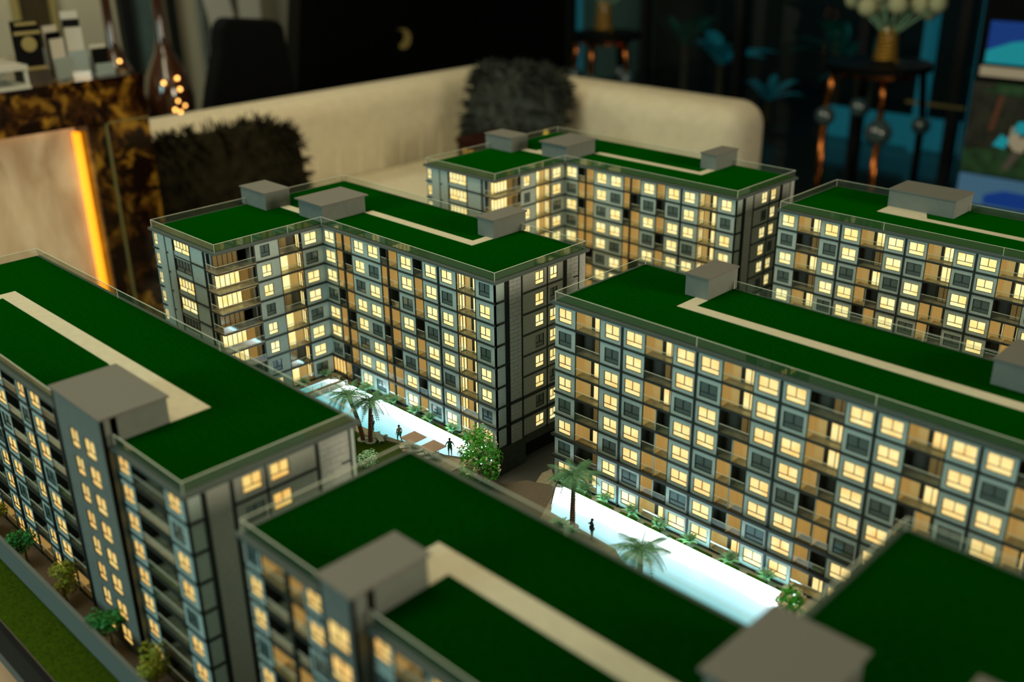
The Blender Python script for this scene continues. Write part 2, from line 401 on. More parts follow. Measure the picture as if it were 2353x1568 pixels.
def roof_slab(root, poly_out, name='roof_slab'):
    MB().prism(poly_out, TOP, H, 0).build(name, 'fascia', root)
def glass_side(root, p, q, n=1):
    x0, y0 = p; x1, y1 = q
    for k in range(n):
        a = (x0+(x1-x0)*k/n, y0+(y1-y0)*k/n); b = (x0+(x1-x0)*(k+1)/n, y0+(y1-y0)*(k+1)/n)
        t = .0006; m = MB()
        if abs(x1-x0) > abs(y1-y0):
            X0, X1 = sorted((a[0], b[0])); m.box((X0+.0001, y0-t/2, H), (X1-.0001, y0+t/2, H+.0108)); m.box((X0, y0-t*.6, H+.0108), (X1, y0+t*.6, H+.0112), 1)
            m.box((X0, y0-t*.6, H), (X0+.0004, y0+t*.6, H+.0108), 1)
        else:
            Y0, Y1 = sorted((a[1], b[1])); m.box((x0-t/2, Y0+.0001, H), (x0+t/2, Y1-.0001, H+.0108)); m.box((x0-t*.6, Y0, H+.0108), (x0+t*.6, Y1, H+.0112), 1)
            m.box((x0-t*.6, Y0, H), (x0+t*.6, Y0+.0004, H+.0108), 1)
        m.build('glass_panel', ['acrylic', 'acrylic_edge'], root)
def housing(root, x0, x1, y0, y1, ov=.003, zt=.265):
    b = MB().box((x0, y0, H), (x1, y1, zt-.002)).build('stair_housing', 'box_side', root)
    MB().box((x0-ov, y0-ov, zt-.002), (x1+ov, y1+ov, zt)).build('housing_roof', 'box_roof', b)
def lawn(root, polys):
    for p in polys: MB().prism(p, H, H+.0010).build('roof_lawn', 'lawn', root)
def path(root, poly): MB().prism(poly, H+.0010, H+.0015).build('roof_path', 'path', root)

def P8(s): return [int(c) for c in s]

# ------------------------------------------------------------------ L-shaped block (the one in the middle left and its twin behind)
def block_L(label, dx, dy, lit, seed, pats):
    root = thing('apartment_building', label, 'model building', (dx, dy, 0), group=None)
    u0, u1, u2 = -1.3805, -1.2084, -.8521; v0, v1, v2 = .6553, .8300, 1.0005
    L = Face(root, 0, v1, 0, lit)                # long face, a = u
    # wall core
    core = MB(); core.box((u0+DEP, v0+DEP, 0), (u1-DEP, v2-.001, TOP)).box((u1-DEP, v1+DEP, 0), (u2-.004, v2-.001, TOP))
    core.build('core_wall', 'end_wall', root)
    gp = pats
    bays = [(-1.2084, -1.1773, [(-1.2040, -1.1812)]), (-1.1405, -1.0755, [(-1.1350, -1.1135), (-1.1036, -1.0815)]),
            (-1.0388, -1.0062, [(-1.0330, -1.0112)]), (-.9880, -.9578, [(-.9828, -.9613)]),
            (-.9545, -.9222, [(-.9511, -.9303)]), (-.8870, -.8521, [(-.8804, -.8612)])]
    ci = 0
    for (a0, a1, ws) in bays:
        L.core(a0, min(a1, u2-.0024))
        for k in range(8):
            r = 7-k
            if k == 0 and ci == 0: continue
            lits = [gp['cols'][ci+j][r] for j in range(len(ws))]
            L.panel_bay(a0, a1, ws, k, lits)
        ci += len(ws)
    # lounge glazing at the inner corner, ground floor
    L.window(-1.2078, -1.1775, zf(0)+.003, zf(0)+.026, 1, cols=4, low=0, y=.0008, litmat='lit_gold', name='lounge_window')
    bal = [(-1.1769, -1.1607), (-1.1580, -1.1410), (-1.0750, -1.0609), (-1.0582, -1.0393), (-1.0058, -.9884)]
    for j, (a0, a1) in enumerate(bal):
        for k in range(8): L.balcony(a0, a1, k, gp['bal'][j][7-k], glaz=None)
    for k in range(8): L.balcony(-.9218, -.8874, k, 1, glaz='R', side='L')
    for p in (-1.1593, -1.0596, -.9562): L.pil(p)
    for p in (-1.1771, -1.1407, -1.0752, -1.0391, -1.0060, -.9882, -.9220, -.8872): L.pil(p, .0010, proud=.0006)
    for k in range(1, 8): L.band(u1, u2+.0012, k, .0014 if k > 2 else .0026)
    L.done()
    # wing front facing +X, a = v
    Wg = Face(root, u1, 0, 1, lit)
    def wing():
        ws1 = [(.7247, .7400)]; ws2 = [(.7985, .8195)]
        Wg.core(.7150, .7550); Wg.core(.7925, .8300); Wg.core(.7100, .7150)
        for k in range(8):
            r = 7-k
            Wg.panel_bay(.7155, .7546, ws1, k, [gp['w1'][r]]); Wg.panel_bay(.7930, .8300, ws2, k, [gp['w2'][r]])
            b = Wg.balcony(.7552, .7925, k, gp['wb'][r], glaz=None, side='R')
            for c in range(2):
                put('door_pane', pane_mesh(.0085, .0215, lit if gp['wb'][r] else 'dim_pane'), b, Wg.pt(.7565+c*.0092, DEP-.003, zf(k)+.002), Wg.rot())
        Wg.pil(.7142, .0026); Wg.pil(.7549, .0010, proud=.0006); Wg.pil(.7927, .0010, proud=.0006)
        for k in range(1, 8): Wg.band(.7142, v1, k, .0014)
        Wg.done()
    wing()
    # corner balconies (recessed corner, slab and glass wrap round)
    for k in range(8):
        r = 7-k; l = gp['wc'][r]; z0 = zf(k); z1 = z0+FH-.0012 if k < 7 else TOP
        m = MB(); m.box((u1-DEP-.001, v0+.002, z0+.001), (u1-DEP, .7142, z1)).box((u1-DEP, .7130, z0+.001), (u1-.0005, .7142, z1))
        m.box((u1-.0225, v0-.0035, z0-.0014), (u1+.0045, .7142, z0+.0012), 1)
        m.box((u1-DEP-.0002, v0+.002, z0+.024), (u1-.001, .7130, z1))
        b = m.build('corner_balcony', ['room_painted_glow' if l else 'room_dark', 'balc_floor'], root)
        MB().box((u1-.0226, v0-.0037, z0-.0022), (u1+.0047, .7142, z0-.0002)).build('balcony_edge', 'trim', b)
        for c in range(5):
            put('door_pane', pane_mesh(.0072, .0205, lit if l else 'dim_pane'), b, (u1-DEP+.0022, .6572+c*.0077, z0+.0025), (0, 0, PI/2))
        put('glazing_frame', frame_mesh(.0385, .0205, .0007, 5, 0), b, (u1-DEP+.0022, .6568, z0+.0025), (0, 0, PI/2))
        for c in range(2):
            put('side_pane', pane_mesh(.0052, .0215, lit), b, (u1-.0125+c*.0058, .7116, z0+.002), (0, 0, 0))
        put('glazing_frame', frame_mesh(.0114, .0215, .0006, 2, 0), b, (u1-.0127, .7116, z0+.002), (0, 0, 0))
        g = MB(); g.box((u1-.0220, v0-.0032, z0+.0012), (u1+.0040, v0-.0026, z0+.0098)).box((u1+.0034, v0-.0026, z0+.0012), (u1+.0040, .7132, z0+.0098))
        g.box((u1-.0220, v0-.0033, z0+.0098), (u1+.0041, v0-.0025, z0+.0102), 1).box((u1+.0033, v0-.0026, z0+.0098), (u1+.0041, .7132, z0+.0102), 1)
        g.build('balustrade', ['balustrade', 'acrylic_edge'], b)
    # wing end facing -Y, a = u
    S = Face(root, 0, v0, 0, lit); q0 = u1-.0225
    S.core(u0, q0); S.core(q0, u1-DEP-.0012, y0=.003)
    for k in range(8):
        r = 7-k; wz0, wz1 = zf(k)+.0075, zf(k)+.0255
        z0 = zf(k); z1 = z0+FH if k < 7 else TOP
        S.panel_bay(u0, -1.3660, [(-1.3785, -1.3683)], k, [gp['s0'][r]])
        S.panel_bay(-1.3225, -1.2780, [(-1.3205, -1.2795)], k, [], wz=(.004, .023)) if False else None
        m = MB(); S.bx(m, -1.3225, -1.2772, 0, .0022, z0+.0006, z0+.0072); S.bx(m, -1.3225, -1.2772, 0, .0022, z0+.0262, z1-.0006 if k < 7 else z1); m.build('wall_panel', 'panel', root)
        S.window(-1.3212, -1.2785, z0+.0072, z0+.0262, gp['s1'][r], cols=5, low=.36, y=.0008)
        m = MB(); S.bx(m, -1.2760, -1.2420, 0, .0022, z0+.0006, z1-.0006); m.build('wall_panel', 'panel', root)
        m = MB(); S.bx(m, -1.2390, -1.2312, 0, .0022, z0+.0006, z1-.0006); m.build('wall_panel', 'panel', root)
        if k: S.band(-1.2768, q0, k, .0012); S.band(-1.3232, -1.2768, k, .0006, .0016)
        if k: S.trim(-1.3455, -1.3400, zf(k)-.0012, zf(k)+.0012, .0004); S.trim(u0-.001, -1.3700, zf(k)-.0014, zf(k)+.0014, .0016)
    m = MB(); S.bx(m, -1.3655, -1.3462, 0, .0022, 0, TOP); m.build('wall_panel', 'panel', root)
    m = MB(); S.bx(m, -1.3448, -1.3240, 0, .0022, 0, TOP); m.build('wall_panel', 'panel', root)
    for p, wd in ((-1.3455, .0013), (-1.3232, .0015), (-1.2766, .0015), (-1.2405, .0018), (-1.2368, .0008), (q0, .0016)): S.pil(p, wd, proud=.0010)
    S.done()
    # end face facing +X, a = v
    E = Face(root, u2, 0, 1, 'lit_warm' if lit == 'lit_warm' else lit)
    E.core(v1+.0024, v2, y0=.0022)
    for k in range(8):
        r = 7-k; z0 = zf(k); z1 = z0+FH if k < 7 else TOP
        lo = k < 2
        m = MB(); E.bx(m, v1, .8468, 0, .0022, z0+.0006, z1-.0006); m.build('wall_panel', 'panel', root)
        E.panel_bay(.8790, .9245, [(.9030, .9192)], k, [gp['e0'][r]], mt='end_wall')
        E.panel_bay(.9268, .9560, [(.9308, .9450)], k, [gp['e1'][r]], mt='end_wall')
        m = MB(); E.bx(m, .8472, .8540, .0012, .0022, z0, z1); m.build('groove_panel', 'end_wall', root)
        if k:
            E.trim(v1-.0012, .8470, zf(k)-(.0022 if lo else .0014), zf(k)+.0012, .0012)
            E.trim(.8780, .9560, zf(k)-(.0030 if k < 3 else .0012), zf(k)+(.0016 if k < 3 else .0008), .0010)
            if k < 3: E.trim(.8470, .8780, zf(k)-.0030, zf(k)+.0016, .0010)
    for (a0, a1) in ((.8546, .8768), (.9628, .9866)):
        m = MB(); E.bx(m, a0, a1, .0012, .0022, 0, TOP, 1)
        nz = 40; h = TOP/nz
        for j in range(nz):
            sp = [a0, a0+(a1-a0)*(.34 if j % 2 else .67), a1]
            for c in range(2): E.bx(m, sp[c]+.0002, sp[c+1]-.0002, 0, .0014, j*h+.0002, (j+1)*h-.0002)
        stuff(m.build('brick_cladding', ['brick', 'joint'], root))
    m = MB(); E.bx(m, .9870, v2, 0, .0022, 0, TOP); m.build('corner_panel', 'brick', root)
    for p, wd in ((.8472, .0010), (.8503, .0010), (.8538, .0016), (.8779, .0018), (.9254, .0015), (.9564, .0010), (.9592, .0010), (.9620, .0016), (.9868, .0013)): E.pil(p, wd, proud=.0010)
    for k in range(1, 8): E.trim(.9770, .9866, zf(k)-.0050, zf(k)-.0032, .0006, 'wall_tick')
    E.done()
    # plinth with garage opening
    m = MB().box((u0, v0, -.0395), (u1, v2, 0)).box((u1, v1-.002, -.0395), (u2-.012, v2, 0)).box((u2-.012, v1-.001, -.0395), (u2-.0002, .883, -.0001))
    m.box((u2-.012, .883, -.0105), (u2-.0002, .9900, -.0001)).box((u2-.012, .9900, -.0395), (u2-.0002, v2, -.0001))
    m.build('plinth', 'plinth', root); MB().box((u2-.0118, .8832, -.0393), (u2-.0110, .9898, -.0106)).build('garage_opening', 'black', root)
    # roof
    o = .0040
    roof_slab(root, [(u0-o, v0-o), (u1+o, v0-o), (u1+o, v1-o), (u2+o, v1-o), (u2+o, v2+o), (u0-o, v2+o)])
    e = .0012
    lawn(root, [[(u0+e, v0+e), (u1-e, v0+e), (u1-e, v1+e), (u2-e, v1+e), (u2-e, v2-e), (u0+e, v2-e)]])
    path(root, [(-1.325, .838), (-1.270, .838), (-1.270, .853), (-1.325, .853)])
    path(root, [(-1.205, .906), (-.972, .906), (-.972, .946), (-.9865, .946), (-.9865, .921), (-1.205, .921)])
    path(root, [(-1.3000, .853), (-1.2700, .853), (-1.2700, .862), (-1.3000, .862)])
    housing(root, -1.002, -.971, .946, 1.0095, .0015); housing(root, -1.267, -1.2075, .8330, .9100, .004); housing(root, -1.392, -1.325, .8135, .857, .0015)
    glass_side(root, (u0, v0), (u1, v0)); glass_side(root, (u1, v0), (u1, v1), 3); glass_side(root, (u1, v1), (u2, v1), 1)
    glass_side(root, (u2, v1), (u2, v2)); glass_side(root, (u0, v2), (u2, v2), 2); glass_side(root, (u0, v0), (u0, .8135)); glass_side(root, (u0, .857), (u0, v2))
    return root
BP = dict(cols=[P8('11101100'), P8('11011011'), P8('10110110'), P8('11011011'), P8('11101110'), P8('10111011'), P8('01101101')],
          bal=[P8('11101101'), P8('10110110'), P8('01110111'), P8('11011011'), P8('01101101')],
          w1=P8('01101101'), w2=P8('10110110'), wb=P8('01101101'), wc=P8('01101101'), s0=P8('11111111'), s1=P8('10110101'), e0=P8('11101101'), e1=P8('10111011'))
AP = dict(cols=[P8('10101101'), P8('11011011'), P8('10110110'), P8('10101011'), P8('10111011'), P8('11101101'), P8('10110111')],
          bal=[P8('01011011'), P8('11111011'), P8('11011101'), P8('10111011'), P8('10101101')],
          w1=P8('10110101'), w2=P8('11011011'), wb=P8('11111011'), wc=P8('11101101'), s0=P8('11111111'), s1=P8('11110101'), e0=P8('10111011'), e1=P8('11101101'))
block_L('L-shaped model apartment block fronting the pool that has two palms', 0, 0, 'lit_pale', 1, BP)
block_L('farthest L-shaped model apartment block, nearest to the cream sofa', .0105, .517, 'lit_pale', 2, AP)

# ------------------------------------------------------------------ long blocks seen from their pool side (centre right and far right)
def block_long(label, x0, vf, vb, pils, first, cols, bal, n_mod, lit, xe, boxes, dbl_from=3, panel_mt='panel', glassn=3):
    root = thing('apartment_building', label, 'model building')
    L = Face(root, 0, vf, 0, lit)
    MB().box((x0+.001, vf+DEP, 0), (xe, vb-.001, TOP)).build('core_wall', 'end_wall', root)
    MB().box((x0, vf+.0022, 0), (x0+.0022, vb, TOP)).build('end_wall', 'panel', root)
    ci = 0; bi = 0; bw = []
    # first module
    mods = [(x0, x0+.0317, (x0+.0055, x0+.0254), None), (x0+.0685, first-.0012, (x0+.0755, x0+.0960), (x0+.0320, x0+.0683))]
    P = [first]+pils
    for i in range(n_mod):
        p = P[i]; nx = P[i+1]; s = (nx-p)/.0998
        mods.append((p+.0012, p+.0313*s, (p+.0048*s, p+.0272*s), None))
        mods.append((p+.0690*s, nx-.0012, (p+.0735*s, p+.0963*s), (p+.0316*s, p+.0687*s)))
    for (a0, a1, wv, bl) in mods:
        if a0 > xe: break
        L.core(a0, a1)
        for k in range(8): L.panel_bay(a0, a1, [wv], k, [cols[ci][7-k]], mt=panel_mt)
        ci += 1
        if bl:
            b0, b1 = bl; st = bal[bi]; bi += 1
            for k in range(8):
                v = st[7-k]
                if isinstance(v, tuple):
                    mid = (b0+b1)/2
                    L.balcony(b0, mid-.0002, k, v[0], glaz='r'); L.balcony(mid+.0002, b1, k, v[1], glaz='r')
                    L.trim(mid-.0004, mid+.0004, zf(k), zf(k)+FH-.001, .0004, 'balcony_divider', 'panel', .010)
                else: L.balcony(b0, b1, k, v, glaz='R')
            for p in (b0, b1): L.pil(p, .0008, proud=.0004)
    for p in P[:n_mod+1]: L.pil(p)
    for k in range(1, 8): L.band(x0-(.0035 if k in (1, 2) else .001), min(P[n_mod], xe), k, .0014 if k > 2 else .0036, .0022 if k > 2 else .0030)
    L.done()
    MB().box((x0, vf, -.0395), (xe, vb, 0)).build('plinth', 'plinth', root)
    o = .0040; roof_slab(root, [(x0-o, vf-o), (xe+o, vf-o), (xe+o, vb+o), (x0-o, vb+o)])
    e = .0012; lawn(root, [[(x0+e, vf+e), (xe, vf+e), (xe, vb-e), (x0+e, vb-e)]])
    for b in boxes: housing(root, *b)
    glass_side(root, (x0, vf), (xe, vf), glassn); glass_side(root, (x0, vf), (x0, vb)); 
    hx = boxes[0]
    glass_side(root, (x0, vb), (hx[0], vb)); glass_side(root, (hx[1], vb), (xe, vb), 2)
    return root
CB = [P8('10110101')]
def D2(st): return st
cC = [P8('10110101'), P8('10111011'), P8('11101101'), P8('11011101'), P8('10110111'), P8('11101101'), P8('10110111'), P8('10111011'), P8('11101101'), P8('11101101'), P8('10110111'), P8('10101101'), P8('11011011'), P8('10110111')]
bC = [P8('10110101'), [1, 0, 1, (1, 0), (0, 1), (1, 1), (1, 0), 1], [1, 1, 0, (0, 1), (1, 0), (1, 1), (0, 1), 1], [0, 1, 1, (1, 0), (0, 1), (1, 1), (1, 0), 1],
      [1, 0, 1, (0, 1), (1, 1), (1, 0), (1, 1), 1], [0, 1, 1, (1, 0), (1, 1), (0, 1), (1, 1), 1], [1, 1, 0, (1, 0), (1, 1), (0, 1), (1, 1), 1]]
blkC = block_long('long model apartment block facing the straight pool, its roof path leading to one box', -.7544, .8333, 1.0033,
    [-.5539, -.4540, -.3552, -.2595, -.1600], -.6537, cC, bC, 5, 'lit_warm', -.160, [(-.654, -.6225, .949, 1.0095, .0012), (-.300, -.235, .949, 1.0095, .0012)])
path(blkC, [(-.638, .911), (-.160, .911), (-.160, .927), (-.622, .927), (-.622, .949), (-.638, .949)])
cE = [P8('10101101'), P8('10110110'), P8('11011011'), P8('11011101'), P8('10110110'), P8('10110111'), P8('11011011'), P8('10111011'), P8('11101101'), P8('10110111'), P8('11011011'), P8('10110111'), P8('10110111'), P8('10110111')]
bE = [P8('10101101'), [1, 0, 1, (1, 0), (0, 1), 1, 1, 1], [1, 1, 0, (1, 1), (1, 0), 1, 1, 1], [1, 1, 0, (1, 1), (0, 1), 1, 1, 1], [0, 1, 1, (1, 0), (1, 1), 1, 1, 1], [1, 0, 1, 1, 1, 1, 1, 1], [1, 0, 1, 1, 1, 1, 1, 1]]
blkE = block_long('model apartment block at the far right with a single wide grey roof box', -.7627, 1.3401, 1.5096,
    [-.5655, -.4692, -.3720, -.2750], -.6625, cE, bE, 4, 'lit_pale', -.275, [(-.650, -.5505, 1.454, 1.5150, .0012)])
path(blkE, [(-.648, 1.417), (-.275, 1.411), (-.275, 1.4265), (-.578, 1.429), (-.590, 1.454), (-.648, 1.454)])

# ------------------------------------------------------------------ near blocks seen from the street side (lower left, bottom centre)
def street_face(root, vf, x_from, x_to, spec, lit):
    L = Face(root, 0, vf, 0, lit)
    for s in spec:
        t = s[0]
        if t == 'W':
            _, a0, a1, ws, pats = s; L.core(a0+.0005, a1-.0024)
            for k in range(8): L.panel_bay(a0, a1, ws, k, [p[7-k] for p in pats])
        elif t == 'B':
            _, a0, a1, pat = s
            for k in range(8): L.balcony(a0, a1, k, pat[7-k], glaz='R')
            L.pil(a0, .0008, proud=.0004); L.pil(a1, .0008, proud=.0004)
        elif t == 'P': L.pil(s[1], s[2])
        elif t == 'S':
            _, a0, a1 = s; L.core(a0, a1); m = MB(); L.bx(m, a0, a1, -.0008, .0022, 0, TOP); m.build('wall_panel', 'box_side', root)
    for k in range(1, 8): L.band(x_from, x_to, k, .0014)
    L.done()
def tower(root, x0, x1, y0, yf, cols, lit, zt=.265, yb=.37):
    m = MB().box((x0, y0+.0022, 0), (x1, yf+.006, zt-.002)).box((x0, yf, H-.001), (x1, yb, zt-.002)); b = m.build('stair_tower', 'box_side', root)
    MB().box((x0-.002, y0-.002, zt-.002), (x1+.002, yb+.002, zt)).build('tower_roof', 'box_roof', b)
    T = Face(root, 0, y0, 0, lit)
    for k in range(8):
        z0 = zf(k); m = MB(); prev = x0; w0, w1 = z0+.0050, z0+.0250
        T.bx(m, x0, x1, 0, .0022, z0, w0); T.bx(m, x0, x1, 0, .0022, w1, z0+FH if k < 7 else zt-.002)
        for (p, q) in cols: T.bx(m, prev, p, 0, .0022, w0, w1); prev = q
        T.bx(m, prev, x1, 0, .0022, w0, w1); m.build('tower_panel', 'box_side', root)
        for (p, q) in cols: T.window(p, q, w0, w1, 1, y=.0008)
    for p in (x0+.0006, x1-.0006): T.trim(p-.0006, p+.0006, 0, zt-.002, .0008, 'pilaster')
def end_face(root, u, v1, v2, lit, e0, e1, base=.3164):
    E = Face(root, u, 0, 1, lit); E.core(v1+.0024, v2)
    s = v1
    for k in range(8):
        r = 7-k; z0 = zf(k); z1 = z0+FH if k < 7 else TOP
        m = MB(); E.bx(m, s, s+.0140, 0, .0022, z0+.0006, z1-.0006); m.build('wall_panel', 'panel', root)
        E.panel_bay(s+.0435, s+.0745, [(s+.0525, s+.0712)], k, [e0[r]], mt='end_wall', wz=(.0045, .0215))
        E.panel_bay(s+.0765, s+.1262, [(s+.0798, s+.0985)], k, [e1[r]], mt='end_wall', wz=(.0045, .0215))
        if k: E.trim(s-.001, s+.0140, zf(k)-.0014, zf(k)+.0012, .0012); E.trim(s+.0420, s+.1262, zf(k)-.0012, zf(k)+.0010, .0010)
    m = MB(); E.bx(m, s+.0192, s+.0405, 0, .0022, 0, TOP); m.build('blank_panel', 'end_wall', root)
    m = MB(); E.bx(m, s+.1300, s+.1628, .0012, .0022, 0, TOP, 1)
    for j in range(40):
        h = TOP/40; sp = [s+.1300, s+.1300+.0328*(.34 if j % 2 else .67), s+.1628]
        for c in range(2): E.bx(m, sp[c]+.0002, sp[c+1]-.0002, 0, .0014, j*h+.0002, (j+1)*h-.0002)
    stuff(m.build('brick_cladding', ['brick', 'joint'], root))
    m = MB(); E.bx(m, s+.1645, v2, 0, .0022, 0, TOP); m.build('corner_panel', 'panel', root)
    for p, wd in ((s+.0150, .0014), (s+.0180, .0014), (s+.0425, .0030), (s+.0755, .0018), (s+.1280, .0034), (s+.1637, .0016)): E.pil(p, wd, proud=.0010)
    for k in range(1, 8): E.trim(s+.1530, s+.1630, zf(k)-.0080, zf(k)-.0062, .0006, 'wall_tick')
    E.done()

def block_D():
    root = thing('apartment_building', 'model apartment block at the lower left with a lit stair tower', 'model building')
    x0, x1, v1, v2 = -1.3708, -.6850, .3164, .4871
    MB().box((x0, v1+DEP, 0), (x1-.004, v2-.001, TOP)).build('core_wall', 'end_wall', root)
    MB().box((x0, v2-.002, 0), (x1, v2, TOP)).build('back_wall', 'panel', root)
    a = P8('11101111'); b = P8('10111011'); c = P8('11011011'); dk = P8('00000001')
    sp = [('W', -.8030, -.7770, [(-.8010, -.7820)], [P8('11111111')]), ('B', -.7765, -.7190, P8('00000000')), ('W', -.7185, -.6850, [(-.7140, -.6945)], [P8('10110110')]),
          ('S', -.9240, -.9140), ('P', -.9270, .0030), ('P', -.9080, .0060), ('B', -.9635, -.9300, dk), ('W', -.9925, -.9640, [(-.9895, -.9670)], [a]), ('P', -.9960, .0030),
          ('W', -1.0230, -.9985, [(-1.0200, -1.0040)], [b]), ('B', -1.0600, -1.0240, dk), ('W', -1.0900, -1.0610, [(-1.0870, -1.0650)], [c]), ('P', -1.0935, .0030),
          ('W', -1.1230, -1.0960, [(-1.1195, -1.0990)], [a]), ('B', -1.1600, -1.1240, dk), ('W', -1.1900, -1.1610, [(-1.1870, -1.1650)], [b]), ('P', -1.1935, .0030),
          ('W', -1.2230, -1.1960, [(-1.2195, -1.1990)], [c]), ('B', -1.2600, -1.2240, dk), ('W', -1.3708, -1.2610, [(-1.2900, -1.2650)], [a])]
    street_face(root, v1, x0, -.930, sp, 'lit_gold')
    L = Face(root, 0, v1, 0)
    for k in range(1, 8): L.band(-.803, x1+.001, k)
    tower(root, -.9010, -.8035, .3080, v1, [(-.8760, -.8600), (-.8470, -.8270)], 'lit_gold')
    end_face(root, x1, v1, v2, 'lit_gold', P8('10110111'), P8('11011011'))
    MB().box((x0, v1, -.0395), (x1, v2, 0)).build('plinth', 'plinth', root)
    o = .0040; roof_slab(root, [(x0-o, v1-o), (-.9030, v1-o), (-.9030, v1+.02), (-.8015, v1+.02), (-.8015, v1-o), (x1+o, v1-o), (x1+o, v2+o), (x0-o, v2+o)])
    e = .0012; lawn(root, [[(x0+e, v1+e), (x1-e, v1+e), (x1-e, v2-e), (x0+e, v2-e)]])
    path(root, [(-1.254, .372), (-1.240, .372), (-1.240, .391), (-.970, .391), (-.803, .370), (-.803, .411), (-1.254, .411)])
    glass_side(root, (x0, v1), (-.903, v1), 2); glass_side(root, (-.8015, v1), (x1, v1)); glass_side(root, (x1, v1), (x1, v2)); glass_side(root, (-1.3708, v2), (x1, v2), 3); glass_side(root, (x0, v1), (x0, v2))
block_D()
def block_F():
    root = thing('apartment_building', 'nearest model apartment block, its green roof filling the bottom of the picture', 'model building')
    x0, xe, v1, v2 = -.6044, -.060, .3200, .4838; g0, gv = -.2480, .6600
    MB().box((x0, v1+DEP, 0), (xe, v2, TOP)).box((g0, v2-.002, 0), (xe, gv, TOP)).build('core_wall', 'end_wall', root)
    MB().box((x0-.0005, v1+.0022, 0), (x0+.002, v2, TOP)).build('end_wall', 'panel', root)
    MB().box((x0, v2, 0), (g0, v2+.0008, TOP)).build('back_wall', 'panel', root)
    sp = [('W', x0, -.5830, [(-.6025, -.5865)], [P8('01101101')]), ('B', -.5825, -.5500, P8('10010010')), ('P', -.5480, .0030), ('B', -.5465, -.5280, P8('11011011')),
          ('W', -.5275, -.5040, [(-.5250, -.5080)], [P8('11011011')]), ('W', -.4510, -.4290, [(-.4490, -.4320)], [P8('10110110')]), ('B', -.4285, -.3960, P8('10110101')),
          ('W', -.3955, -.3600, [(-.3920, -.3700)], [P8('11011011')]), ('P', -.3580, .003), ('W', -.3565, -.3200, [(-.3520, -.3300)], [P8('10110110')]), ('B', -.3195, -.2850, P8('10110101')), ('W', -.2845, xe, [(-.2800, -.2600)], [P8('10110110')])]
    street_face(root, v1, x0, -.504, sp, 'lit_gold')
    tower(root, -.4870, -.4525, .3075, v1, [(-.4820, -.4590)], 'lit_gold', yb=.372)
    MB().box((x0, v1, -.0395), (xe, v2, 0)).box((g0, v2, -.0395), (xe, gv, 0)).build('plinth', 'plinth', root)
    o = .0040; roof_slab(root, [(x0-o, v1-o), (-.489, v1-o), (-.489, v1+.01), (-.4505, v1+.01), (-.4505, v1-o), (xe+o, v1-o), (xe+o, gv+o), (g0-o, gv+o), (g0-o, v2+o), (x0-o, v2+o)])
    e = .0012; lawn(root, [[(x0+e, v1+e), (xe, v1+e), (xe, gv-e), (g0+e, gv-e), (g0+e, v2-e), (x0+e, v2-e)]])
    path(root, [(-.4525, .3725), (-.4525, .3900), (-.190, .3900), (-.190, .4110), (-.4860, .4110), (-.4860, .3725)])
    housing(root, -.2520, -.1930, .4070, .4830, .003); housing(root, -.136, -.07, .455, .508, .0015)
    glass_side(root, (x0, v1), (-.489, v1)); glass_side(root, (-.4505, v1), (xe, v1), 2); glass_side(root, (x0, v1), (x0, v2)); glass_side(root, (x0, v2), (g0, v2), 2)
    glass_side(root, (g0, v2), (g0, gv)); glass_side(root, (g0, gv), (xe, gv))
block_F()

